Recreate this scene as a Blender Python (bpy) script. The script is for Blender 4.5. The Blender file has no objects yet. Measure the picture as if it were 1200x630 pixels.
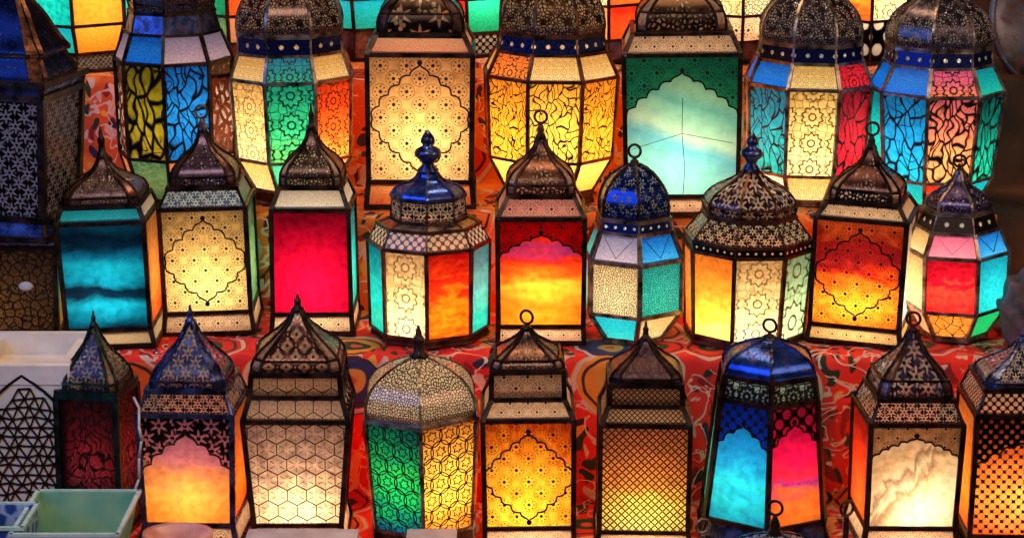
import bpy, bmesh, math, random
from mathutils import Vector, Matrix
R = math.radians
PI = math.pi
random.seed(7)
S = bpy.context.scene
C = S.collection

# ------------------------------------------------------------------ camera
TH = R(14.0); D = 3.5; F = 2500.0
CAM = Vector((0, -D*math.cos(TH), D*math.sin(TH)))
FW = Vector((0, math.cos(TH), -math.sin(TH)))
UP = Vector((0, math.sin(TH), math.cos(TH)))
RT = Vector((1, 0, 0))
cd = bpy.data.cameras.new('camera'); cam = bpy.data.objects.new('camera', cd); C.objects.link(cam)
cam.location = CAM; cam.rotation_euler = (PI/2-TH, 0, 0)
cd.sensor_width = 36; cd.lens = 36*F/1200; cd.clip_end = 100
S.camera = cam

def ray(px, py):
    return FW + RT*((px-600)/F) + UP*((315-py)/F)
def on_y(px, py, Y):
    d = ray(px, py); return CAM + d*((Y-CAM.y)/d.y)
def on_z(px, py, z):
    d = ray(px, py); return CAM + d*((z-CAM.z)/d.z)
def scale_at(p):
    return (Vector(p)-CAM).dot(FW)/F

# tiers of the display: front reference depth and height
YK = [-0.55, -0.28, 0.0, 0.28, 0.55]
BASE_PX = [850, 642, 405, 243, 84]
ZK = [on_y(600, BASE_PX[k], YK[k]-0.07).z for k in range(5)]
FK = [YK[k]-0.11 for k in range(5)]

# ------------------------------------------------------------------ node helpers
def lin(h):
    h = h.lstrip('#'); v = [int(h[i:i+2], 16)/255 for i in (0, 2, 4)]
    return tuple((c/12.92 if c <= .04045 else ((c+.055)/1.055)**2.4) for c in v)+(1,)

class E:
    def __init__(s, nb, v): s.nb, s.v = nb, v
    def _b(s, op, o): return s.nb.m(op, s, o)
    def __add__(s, o): return s._b('ADD', o)
    __radd__ = __add__
    def __sub__(s, o): return s._b('SUBTRACT', o)
    def __rsub__(s, o): return s.nb.m('SUBTRACT', o, s)
    def __mul__(s, o): return s._b('MULTIPLY', o)
    __rmul__ = __mul__
    def __truediv__(s, o): return s._b('DIVIDE', o)

class NB:
    def __init__(s, name):
        s.mat = bpy.data.materials.new(name); s.mat.use_nodes = True
        s.nt = s.mat.node_tree; s.nt.nodes.clear()
        s.out = s.n('ShaderNodeOutputMaterial')
    def n(s, t, **kw):
        nd = s.nt.nodes.new(t)
        for k, v in kw.items(): setattr(nd, k, v)
        return nd
    def put(s, sock, v):
        if isinstance(v, E): v = v.v
        if isinstance(v, bpy.types.NodeSocket): s.nt.links.new(v, sock)
        else:
            if hasattr(sock.default_value, '__len__') and not hasattr(v, '__len__'): v = (v,)*len(sock.default_value)
            if hasattr(sock.default_value, '__len__') and len(v) != len(sock.default_value): v = tuple(v)[:len(sock.default_value)]
            sock.default_value = v
    def m(s, op, *a):
        nd = s.n('ShaderNodeMath', operation=op)
        for i, v in enumerate(a): s.put(nd.inputs[i], v)
        return E(s, nd.outputs[0])
    def step(s, x, lo, hi):          # 0 below lo, 1 above hi
        nd = s.n('ShaderNodeMapRange'); nd.clamp = True
        s.put(nd.inputs[0], x); s.put(nd.inputs[1], lo); s.put(nd.inputs[2], hi)
        return E(s, nd.outputs[0])
    def uv(s):
        nd = s.n('ShaderNodeUVMap'); sp = s.n('ShaderNodeSeparateXYZ'); s.nt.links.new(nd.outputs[0], sp.inputs[0])
        return E(s, sp.outputs[0]), E(s, sp.outputs[1])
    def vec(s, x, y, z=0.0):
        nd = s.n('ShaderNodeCombineXYZ'); s.put(nd.inputs[0], x); s.put(nd.inputs[1], y); s.put(nd.inputs[2], z)
        return nd.outputs[0]
    def noise(s, v, sc, det=3, dist=0.0, dim='3D'):
        nd = s.n('ShaderNodeTexNoise', noise_dimensions=dim); s.put(nd.inputs['Vector'], v)
        nd.inputs['Scale'].default_value = sc; nd.inputs['Detail'].default_value = det; nd.inputs['Distortion'].default_value = dist
        return E(s, nd.outputs[0])
    def voro(s, v, sc, feat='DISTANCE_TO_EDGE', rnd=1.0, out=0, dim='2D'):
        nd = s.n('ShaderNodeTexVoronoi', feature=feat, voronoi_dimensions=dim); s.put(nd.inputs['Vector'], v)
        s.put(nd.inputs['Scale'], sc); nd.inputs['Randomness'].default_value = rnd
        return E(s, nd.outputs[out])
    def ramp(s, x, stops, interp='LINEAR'):
        nd = s.n('ShaderNodeValToRGB'); cr = nd.color_ramp; cr.interpolation = interp
        while len(cr.elements) < len(stops): cr.elements.new(0.5)
        for e, (p, c) in zip(cr.elements, stops):
            e.position = p; e.color = lin(c) if isinstance(c, str) else c
        s.put(nd.inputs[0], x); return nd.outputs[0]
    def mixc(s, f, a, b, mode='MIX'):
        nd = s.n('ShaderNodeMix', data_type='RGBA', blend_type=mode)
        s.put(nd.inputs[0], f); s.put(nd.inputs[6], a); s.put(nd.inputs[7], b); return nd.outputs[2]
    def mixs(s, f, a, b):
        nd = s.n('ShaderNodeMixShader'); s.put(nd.inputs[0], f)
        s.nt.links.new(a, nd.inputs[1]); s.nt.links.new(b, nd.inputs[2]); return nd.outputs[0]
    def rnd(s):
        return E(s, s.n('ShaderNodeObjectInfo').outputs['Random'])
    def bump(s, h, st, dist=0.002):
        nd = s.n('ShaderNodeBump'); nd.inputs['Strength'].default_value = st; nd.inputs['Distance'].default_value = dist
        s.put(nd.inputs['Height'], h); return nd.outputs[0]
    def metal(s, col, rough=.38, met=.85, normal=None):
        p = s.n('ShaderNodeBsdfPrincipled'); s.put(p.inputs['Base Color'], col); s.put(p.inputs['Roughness'], rough)
        s.put(p.inputs['Metallic'], met)
        if normal is not None: s.put(p.inputs['Normal'], normal)
        return p.outputs[0]
    def done(s, sh):
        s.nt.links.new(sh, s.out.inputs['Surface']); return s.mat

def cell(nb, u, v, s, ou=0.0, ov=0.0):
    a = nb.m('FRACT', u*s+ou) - .5; b = nb.m('FRACT', v*s+ov) - .5
    r = nb.m('SQRT', a*a+b*b); ang = nb.m('ARCTAN2', b, a)
    return a, b, r, ang

def pattern(nb, u, v, kind, s, w):
    """mask: 1 on the dark tracery, 0 on the clear glass"""
    mx = lambda *a: __import__('functools').reduce(lambda p, q: nb.m('MAXIMUM', p, q), a)
    mn = lambda a, b: nb.m('MINIMUM', a, b)
    inv = lambda x: 1.0 - x
    if kind == 'voro':
        d = nb.voro(nb.vec(u, v), s); return inv(nb.step(d, w*.6, w*1.4))
    if kind == 'leaf':
        n = nb.noise(nb.vec(u, v), s*.45, 1); n2 = nb.noise(nb.vec(u+7.3, v), s*.45, 1)
        d = nb.voro(nb.vec(u+(n-.5)*.42, v*.45+(n2-.5)*.2), s*1.9); k = nb.m('ABSOLUTE', nb.m('SINE', (n+n2*.6)*34.0)); gate = nb.step(nb.noise(nb.vec(u+2.1, v), s*.7, 0), .44, .52)
        return mx(inv(nb.step(d, w*.6, w*1.5)), inv(nb.step(k, .10, .26))*gate)
    if kind == 'scroll':
        n = nb.noise(nb.vec(u, v), s*.4, 1); k = nb.m('ABSOLUTE', nb.m('SINE', n*55.0))
        d = nb.voro(nb.vec(u, v), s*.8); return mx(inv(nb.step(k, w*2.4, w*5)), inv(nb.step(d, w*.5, w)))
    if kind == 'flower':
        ms = []
        for o in (0.0, .5):
            a, b, r, g = cell(nb, u, v, s, o, o)
            ms.append(inv(nb.step(r, .055, .085)))
            pet = nb.step(nb.m('COSINE', g*8.0), .25, .7)
            ms.append(pet*inv(nb.step(nb.m('ABSOLUTE', r-.2), .02, .045)))
            ms.append(.45*inv(nb.step(nb.m('ABSOLUTE', r-.3), .012, .03)))
        return mx(*ms)
    if kind == 'rosette':
        a, b, r, g = cell(nb, u, v, s, .5, .2)
        rr = r*(1.0+.12*nb.m('COSINE', g*10.0))
        l1 = inv(nb.step(nb.m('ABSOLUTE', rr-.36), w*.5, w*1.2))
        l2 = inv(nb.step(nb.m('ABSOLUTE', r-.13), w*.4, w))
        l3 = inv(nb.step(nb.m('ABSOLUTE', nb.m('SINE', g*5.0))*r, w*.35, w*.9))*nb.step(r, .12, .14)
        d = nb.voro(nb.vec(u, v), s*3.3, rnd=.55)
        l4 = inv(nb.step(d, w*.5, w*1.3))*nb.step(r, .36, .38)
        return mx(l1, l2, l3, l4)
    if kind == 'mesh':
        ms = []
        for o in (0.0, .5):
            a, b, r, g = cell(nb, u, v, s, o, o)
            ms.append(inv(nb.step(nb.m('ABSOLUTE', r-.40), w*.5, w*1.4)))
            ms.append(inv(nb.step(r, .06, .1)))
        return mx(*ms)
    if kind == 'holes':          # dark plate, round bright holes
        ms = []
        for o in (0.0, .5):
            a, b, r, g = cell(nb, u, v, s, o, o); ms.append(inv(nb.step(r, w, w+.06)))
        return inv(mx(*ms))
    if kind == 'petals':         # dark plate, flower shaped cut-outs
        ms = []
        for o in (0.0, .5):
            a, b, r, g = cell(nb, u, v, s, o, o)
            f = r*(1.0+.45*nb.m('COSINE', g*6.0))
            ms.append(inv(nb.step(f, w*.64, w*.64+.05))*nb.step(r, .07, .10))
        n = nb.voro(nb.vec(u, v), s*4.0, 'F1'); k = nb.noise(nb.vec(u, v), s*1.2, 1)
        ms.append(inv(nb.step(n, .2, .27))*nb.step(k, .45, .55))
        return inv(mx(*ms))
    if kind == 'speck':          # dark plate, many small irregular cut-outs
        n = nb.noise(nb.vec(u, v), s*.3, 1); a = nb.noise(nb.vec(u, v), s*.6, 2); b = nb.noise(nb.vec(u+5.1, v), s*.6, 2)
        d = nb.voro(nb.vec(u+(a-.5)*.08, v+(b-.5)*.08), s)
        return inv(nb.step(d, w+.03, w+.10)*nb.step(n-v*.14, .34, .46))
    if kind == 'row':            # single row of round holes
        a = nb.m('FRACT', u*s) - .5; b = (v-.5)*1.0*s
        r = nb.m('SQRT', a*a+b*b); return nb.step(r, .11, .18)
    raise ValueError(kind)

MATS = {}
OPEN = .5
def glass(name, stops, swirl=.25, ns=3.0, stretch=(1, 2), pat=None, gain=1.0, vtilt=0.0, mottle=.4, line='120a08', coat=.5):
    if name in MATS: return MATS[name]
    nb = NB(name); u, v = nb.uv(); rn = nb.rnd()
    n = nb.noise(nb.vec(u*stretch[0]+rn*37.0, v*stretch[1]+rn*11.0), ns, 5, 1.4)
    t = v + u*vtilt + (n-.5)*(3.2*swirl)
    col = nb.ramp(t, stops)
    if mottle:
        f = nb.noise(nb.vec(u+rn*5.0, v), 14, 3, .4)
        col = nb.mixc(mottle, col, nb.mixc(1.0, col, nb.ramp(f, [(.32, (.2, .18, .16, 1)), (.62, (1.0, 1.0, 1.0, 1))]), 'MULTIPLY'))
    h = nb.noise(nb.vec(u, v), 22, 2)
    bp = nb.bump(h, .5, .004)
    tr = nb.n('ShaderNodeBsdfTranslucent'); nb.put(tr.inputs[0], col)
    df = nb.n('ShaderNodeBsdfDiffuse'); nb.put(df.inputs[0], col)
    sh = nb.mixs(.16, tr.outputs[0], df.outputs[0])
    gl = nb.n('ShaderNodeBsdfGlossy'); gl.inputs['Roughness'].default_value = .16; nb.put(gl.inputs['Color'], (1, 1, 1, 1)); nb.put(gl.inputs['Normal'], bp)
    fr = nb.n('ShaderNodeFresnel'); fr.inputs[0].default_value = 1.5
    sh = nb.mixs(E(nb, fr.outputs[0])*coat, sh, gl.outputs[0])
    if pat:
        mk = pattern(nb, u, v, *pat)
        sh = nb.mixs(mk, sh, nb.metal(lin(line), .45, .5))
    MATS[name] = nb.done(sh); return MATS[name]

def pierced(name, metal='3a2c2c', hole='f3d7a8', pat=('petals', 6, .3), rough=.24, front=.07):
    if name in MATS: return MATS[name]
    nb = NB(name); u, v = nb.uv(); rn = nb.rnd()
    mk = pattern(nb, u, v, *pat)
    n = nb.noise(nb.vec(u+rn*9.0, v), 7, 4)
    mc = nb.ramp(n, [(.3, tuple(c*.7 for c in lin(metal)[:3])+(1,)), (.7, tuple(min(.6, c*1.7) for c in lin(metal)[:3])+(1,))])
    bp = nb.bump(mk, .6, .0015)
    ro = rough + (n-.5)*.35
    tr = nb.n('ShaderNodeBsdfTranslucent'); nb.put(tr.inputs[0], nb.mixc(n, (1, .88, .66, 1), tuple(c*.5 for c in lin(hole)[:3])+(1,)))
    df = nb.n('ShaderNodeBsdfDiffuse'); nb.put(df.inputs[0], lin(hole))
    gl = nb.n('ShaderNodeBsdfGlossy'); gl.inputs['Roughness'].default_value = .2
    hs = nb.mixs(.07, nb.mixs(front, tr.outputs[0], df.outputs[0]), gl.outputs[0])
    tp = nb.n('ShaderNodeBsdfTransparent'); hs = nb.mixs(OPEN if front < .2 else 0.0, hs, tp.outputs[0])
    MATS[name] = nb.done(nb.mixs(mk, hs, nb.metal(mc, ro, .9, bp))); return MATS[name]

def plain(name, a, b, rough=.4, met=.85, sc=40, bump=.3):
    if name in MATS: return MATS[name]
    nb = NB(name); tc = nb.n('ShaderNodeTexCoord').outputs['Object']
    n = nb.noise(tc, sc, 4); n2 = nb.noise(tc, sc*5, 2)
    n3 = nb.noise(tc, sc*1.7, 5, 1.0); col = nb.ramp(n, [(.35, a), (.68, b)])
    if met > .5: col = nb.mixc(nb.step(n3, .54, .66)*.6, col, lin('5a2c18'))
    MATS[name] = nb.done(nb.metal(col, rough+(n-.5)*.3+(nb.step(n3, .5, .68)*.25 if met > .5 else 0.0), met, nb.bump(n2, bump, .001))); return MATS[name]

BLACK = plain('black_iron', '14100e', '4a3a34', .36)
BROWN = plain('brown_iron', '2a1a14', '7a5444', .36)
SILVER = plain('soldered_tin', '3a302c', 'b8aca0', .32)
TRACE = plain('black_tracery', '0a0605', '1c100c', .5, .5)
BLUEM = plain('blue_sheen_iron', '1c2440', '5a6ca8', .24)  # iron tinted blue, standing in for the blue light it reflects
MAUVE = plain('mauve_iron', '3a282c', 'a07c78', .32)
GREYG = None

# ------------------------------------------------------------------ mesh helpers
def link(name, bm, mats, parent=None, smooth=False, loc=None):
    if len(bm.faces) > 1: bmesh.ops.recalc_face_normals(bm, faces=bm.faces)
    if name in ('frame', 'roof_frame'):
        for v in bm.verts: v.co += Vector((JIT.uniform(-1, 1), JIT.uniform(-1, 1), JIT.uniform(-1, 1)))*.0005
    me = bpy.data.meshes.new(name); bm.to_mesh(me); bm.free()
    for m in (mats if isinstance(mats, (list, tuple)) else [mats]): me.materials.append(m)
    if smooth:
        for p in me.polygons: p.use_smooth = True
    o = bpy.data.objects.new(name, me); C.objects.link(o)
    if parent: o.parent = parent
    if loc is not None: o.location = loc
    return o
def tag(o, label, cat, group=None, kind=None):
    if label: o['label'] = label
    if cat: o['category'] = cat
    if group: o['group'] = group
    if kind: o['kind'] = kind
    return o
def empty(name, loc):
    o = bpy.data.objects.new(name, None); C.objects.link(o); o.location = loc; o.empty_display_size = .05; return o

def bar(bm, p, q, side, w, t, ext=0.0):
    p, q = Vector(p), Vector(q); d = q-p
    if d.length < 1e-6: return
    d.normalize(); side = Vector(side); side = side - d*side.dot(d)
    if side.length < 1e-6: return
    side.normalize(); o = d.cross(side)
    p = p-d*ext; q = q+d*ext
    vs = []
    for e in (p, q):
        for a, b in ((-1, -1), (1, -1), (1, 1), (-1, 1)):
            vs.append(bm.verts.new(e+side*(a*w/2)+o*(b*t/2)))
    for f in ((0, 1, 2, 3), (4, 5, 6, 7), (0, 1, 5, 4), (1, 2, 6, 5), (2, 3, 7, 6), (3, 0, 4, 7)):
        bm.faces.new([vs[i] for i in f])
def lathe(bm, prof, seg=14, centre=(0, 0)):
    rings = []
    for r, z in prof:
        rings.append([bm.verts.new((centre[0]+r*math.sin(2*PI*k/seg), centre[1]-r*math.cos(2*PI*k/seg), z)) for k in range(seg)])
    for a, b in zip(rings, rings[1:]):
        for k in range(seg): bm.faces.new((a[k], a[(k+1) % seg], b[(k+1) % seg], b[k]))
    bm.faces.new(rings[0]); bm.faces.new(rings[-1])
def torus(bm, c, R_, r, yaw=0.0, tilt=0.0, seg=22, ms=8):
    M = Matrix.Rotation(yaw, 3, 'Z') @ Matrix.Rotation(tilt, 3, 'X')
    vs = []
    for i in range(seg):
        a = 2*PI*i/seg
        vs.append([bm.verts.new(Vector(c)+M @ Vector(((R_+r*math.cos(b))*math.cos(a), r*math.sin(b), (R_+r*math.cos(b))*math.sin(a)))) for b in [2*PI*j/ms for j in range(ms)]])
    for i in range(seg):
        for j in range(ms):
            bm.faces.new((vs[i][j], vs[(i+1) % seg][j], vs[(i+1) % seg][(j+1) % ms], vs[i][(j+1) % ms]))
def box(bm, lo, hi):
    x0, y0, z0 = lo; x1, y1, z1 = hi
    v = [bm.verts.new(p) for p in ((x0, y0, z0), (x1, y0, z0), (x1, y1, z0), (x0, y1, z0), (x0, y0, z1), (x1, y0, z1), (x1, y1, z1), (x0, y1, z1))]
    for f in ((0, 3, 2, 1), (4, 5, 6, 7), (0, 1, 5, 4), (1, 2, 6, 5), (2, 3, 7, 6), (3, 0, 4, 7)): bm.faces.new([v[i] for i in f])

# ------------------------------------------------------------------ tracery drawn as real ribbons of metal
class Face:
    """a facet: bottom centre O, tangent t, up u, normal n, height h, half widths wb (bottom) wt (top)"""
    def __init__(s, bl, br, tr, tl):
        s.O = (bl+br)/2; top = (tl+tr)/2; s.h = (top-s.O).length; s.u = (top-s.O).normalized()
        s.t = (br-bl).normalized(); s.n = s.t.cross(s.u).normalized(); s.wb = (br-bl).length/2; s.wt = (tr-tl).length/2
    def half(s, y): return s.wb+(s.wt-s.wb)*y/s.h
    def P(s, x, y, off=0.0): return s.O+s.t*x+s.u*y+s.n*off

LIFT = [0]; JIT = random.Random(5)
def ribbon(bm, f, pts, w, off=.0008, th=.0012, closed=False):
    LIFT[0] = (LIFT[0]+1) % 12; off = off+LIFT[0]*.00006
    n = len(pts); L = []; Rr = []
    if n > 8: pts = [Vector(p)+Vector((JIT.uniform(-1, 1), JIT.uniform(-1, 1)))*.00035 for p in pts]
    for i in range(n):
        a = Vector(pts[(i-1) % n] if (closed or i) else pts[0]); b = Vector(pts[(i+1) % n] if (closed or i < n-1) else pts[-1])
        d = (b-a); d = d.normalized() if d.length > 1e-9 else Vector((1, 0)); nn = Vector((-d.y, d.x))*(w/2); p = Vector(pts[i])
        L.append((p+nn)); Rr.append((p-nn))
    def V(p, o): return bm.verts.new(f.P(p.x, p.y, o))
    a = [V(p, off+th) for p in L]; b = [V(p, off+th) for p in Rr]; c = [V(p, off) for p in L]; d = [V(p, off) for p in Rr]
    for i in range(n if closed else n-1):
        j = (i+1) % n
        bm.faces.new((a[i], b[i], b[j], a[j])); bm.faces.new((a[i], a[j], c[j], c[i])); bm.faces.new((b[i], d[i], d[j], b[j])); bm.faces.new((c[i], c[j], d[j], d[i]))

def cusped(p, q, n, bulge=.27, tip=True):
    """scalloped line from p (springing) to q (apex)"""
    p, q = Vector(p), Vector(q); out = []; s = 1 if q.x > p.x else -1
    def basep(t):
        e = p.lerp(q, t); d = (q-p); nn = Vector((-d.y, d.x))*s
        return e+nn*(.10*math.sin(PI*t)*(1-t*.9)-.03*math.sin(PI*t)*t)
    for i in range(n):
        a, b = basep(i/n), basep((i+1)/n); d = b-a; nn = Vector((-d.y, d.x))*s
        for k in range(7):
            t = k/7
            e = a.lerp(b, t)
            bl = bulge*math.sin(PI*t)
            if tip and i == n-1: bl = bulge*math.sin(PI*t)*(1-t)*.9-.10*math.sin(PI*t)*t
            out.append(e+nn*bl)
    out.append(q); return out
def dot(bm, f, x, y, r, n=8):
    ribbon(bm, f, [(x+r*.5*math.cos(2*PI*k/n), y+r*.5*math.sin(2*PI*k/n)) for k in range(n)], r, closed=True)

def tr_medallion(bm, f, lw=.0026, n=4, yc=.5, hh=.40, wf=.92):
    h = f.h; cx = f.half(h*yc)*wf
    top = cusped((-cx, h*yc), (0, h*(yc+hh)), n); pts = top+[Vector((-p.x, p.y)) for p in reversed(top[:-1])]
    bot = [Vector((p.x, 2*h*yc-p.y)) for p in reversed(pts[1:-1])]
    ribbon(bm, f, pts+bot, lw, closed=True)
    dot(bm, f, 0, h*(yc+hh)+lw, lw*1.6); dot(bm, f, 0, h*(yc-hh)-lw, lw*1.6)
def arch_pts(f, y0, y1, n, wf=.97):
    h = f.h; top = cusped((-f.half(h*y0)*wf, h*y0), (0, h*y1), n)
    return top+[Vector((-p.x, p.y)) for p in reversed(top[:-1])]
def tr_arch(bm, f, y0=.62, y1=.86, n=5, lw=.0028):
    ribbon(bm, f, arch_pts(f, y0, y1, n), lw); dot(bm, f, 0, f.h*y1+lw*1.3, lw*1.4)
def clipseg(f, a, b, m=.003):
    pts = []
    N = 14
    for k in range(N+1):
        p = Vector(a).lerp(Vector(b), k/N)
        if m < p.y < f.h-m and abs(p.x) < f.half(p.y)-m: pts.append(p)
        elif pts: break
    return pts
def tr_hex(bm, f, s=.0167, lw=.0014):
    h = f.h; r = s; dy = 1.5*r; dx = math.sqrt(3)*r
    for j in range(-1, int(h/dy)+3):
        for i in range(-8, 9):
            cx = i*dx+(dx/2 if j % 2 else 0); cy = j*dy
            pts = [(cx+r*math.cos(R(60*k+30)), cy+r*math.sin(R(60*k+30))) for k in range(6)]
            for a, b in ((0, 1), (1, 2), (2, 3)):
                sg = clipseg(f, pts[a], pts[b], .0012)
                if len(sg) > 1: ribbon(bm, f, [sg[0], sg[-1]], lw)
            for p in pts:
                a = Vector(p).lerp(Vector((cx, cy)), .25); b = Vector(p).lerp(Vector((cx, cy)), .72)
                sg = clipseg(f, a, b, .0012)
                if len(sg) > 1: ribbon(bm, f, [sg[0], sg[-1]], lw*.36)
def tr_girih(bm, f, cell_=.030, lw=.0015):
    h = f.h; c = cell_; cs = []
    for j in range(-1, int(h/c)+3):
        for i in range(-3, 4):
            cs.append(((i+(.5 if j % 2 else 0))*c, j*c*.866+c*.2))
    def run_poly(pts):
        run = []
        for p in pts:
            if .002 < p[1] < h-.002 and abs(p[0]) < f.half(p[1])-.002: run.append(p)
            else:
                if len(run) > 1: ribbon(bm, f, run, lw)
                run = []
        if len(run) > 1: ribbon(bm, f, run, lw)
    for cx, cy in cs:
        rr = c*.58
        run_poly([(cx+rr*math.cos(2*PI*k/30), cy+rr*math.sin(2*PI*k/30)) for k in range(31)])
        st = [(cx+c*(.30 if k % 2 else .17)*math.cos(PI*k/6+.26), cy+c*(.30 if k % 2 else .17)*math.sin(PI*k/6+.26)) for k in range(13)]
        run_poly(st)
def tr_panes3(bm, f, lw=.0012):
    for x in (-.34, .38): ribbon(bm, f, [(x*f.wb, 0), (x*f.wt, f.h)], lw)
def tr_gem(bm, f, lw=.0012):
    w = f.half(f.h*.85)*.75
    ribbon(bm, f, [(-w, f.h*.88), (w, f.h*.88), (0, f.h*.18)], lw, closed=True)
def tr_seam(bm, f, lw=.0011):
    w, h = f.wb, f.h
    ribbon(bm, f, [(.02*w, .02*h), (.05*w, .2*h), (0, .45*h), (.01*w, .7*h)], lw)
    ribbon(bm, f, [(-.9*w, .34*h), (0, .45*h), (.9*w, .38*h)], lw*.7)
TR = dict(seam=tr_seam, medallion=tr_medallion, arch=tr_arch, hex=tr_hex, girih=tr_girih, panes3=tr_panes3, gem=tr_gem)

# ------------------------------------------------------------------ lantern builder
BELL = [(0, 1), (.16, 1.01), (.31, .94), (.45, .75), (.57, .51), (.69, .32), (.84, .18), (1, .10)]
OGEE = [(0, 1), (.12, 1.0), (.26, .92), (.41, .73), (.55, .52), (.69, .34), (.84, .19), (1, .09)]
PYR = [(0, 1), (.1, 1.0), (.3, .86), (.5, .64), (.7, .40), (.86, .21), (1, .10)]
DOME = [(0, 1), (.2, 1.02), (.42, .97), (.62, .84), (.79, .62), (.92, .36), (1, .14)]
ONION = [(0, .96), (.18, 1.02), (.38, .97), (.56, .80), (.70, .55), (.82, .34), (.92, .22), (1, .16)]
def smooth_prof(pr, n=4):
    out = []
    for i in range(len(pr)-1):
        p0, p1, p2, p3 = pr[max(0, i-1)], pr[i], pr[i+1], pr[min(len(pr)-1, i+2)]
        for k in range(n):
            t = k/n; v = []
            for d in (0, 1):
                a, b, c, e = p0[d], p1[d], p2[d], p3[d]
                v.append(.5*((2*b)+(-a+c)*t+(2*a-5*b+4*c-e)*t*t+(-a+3*b-3*c+e)*t**3))
            out.append(tuple(v))
    out.append(pr[-1]); return out

def regpoly(n, rot):
    return [Vector((math.sin(rot+(k-.5)*2*PI/n), -math.cos(rot+(k-.5)*2*PI/n))) for k in range(n)]
def champoly(rot, c):
    base = [(-1+c, -1), (1-c, -1), (1, -1+c), (1, 1-c), (1-c, 1), (-1+c, 1), (-1, 1-c), (-1, -1+c)]
    M = Matrix.Rotation(rot, 2); return [M @ Vector(p)/math.sqrt(2) for p in base]

def facet_uv(bm, uvl, face, coords):
    for l, c in zip(face.loops, coords): l[uvl].uv = c

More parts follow.
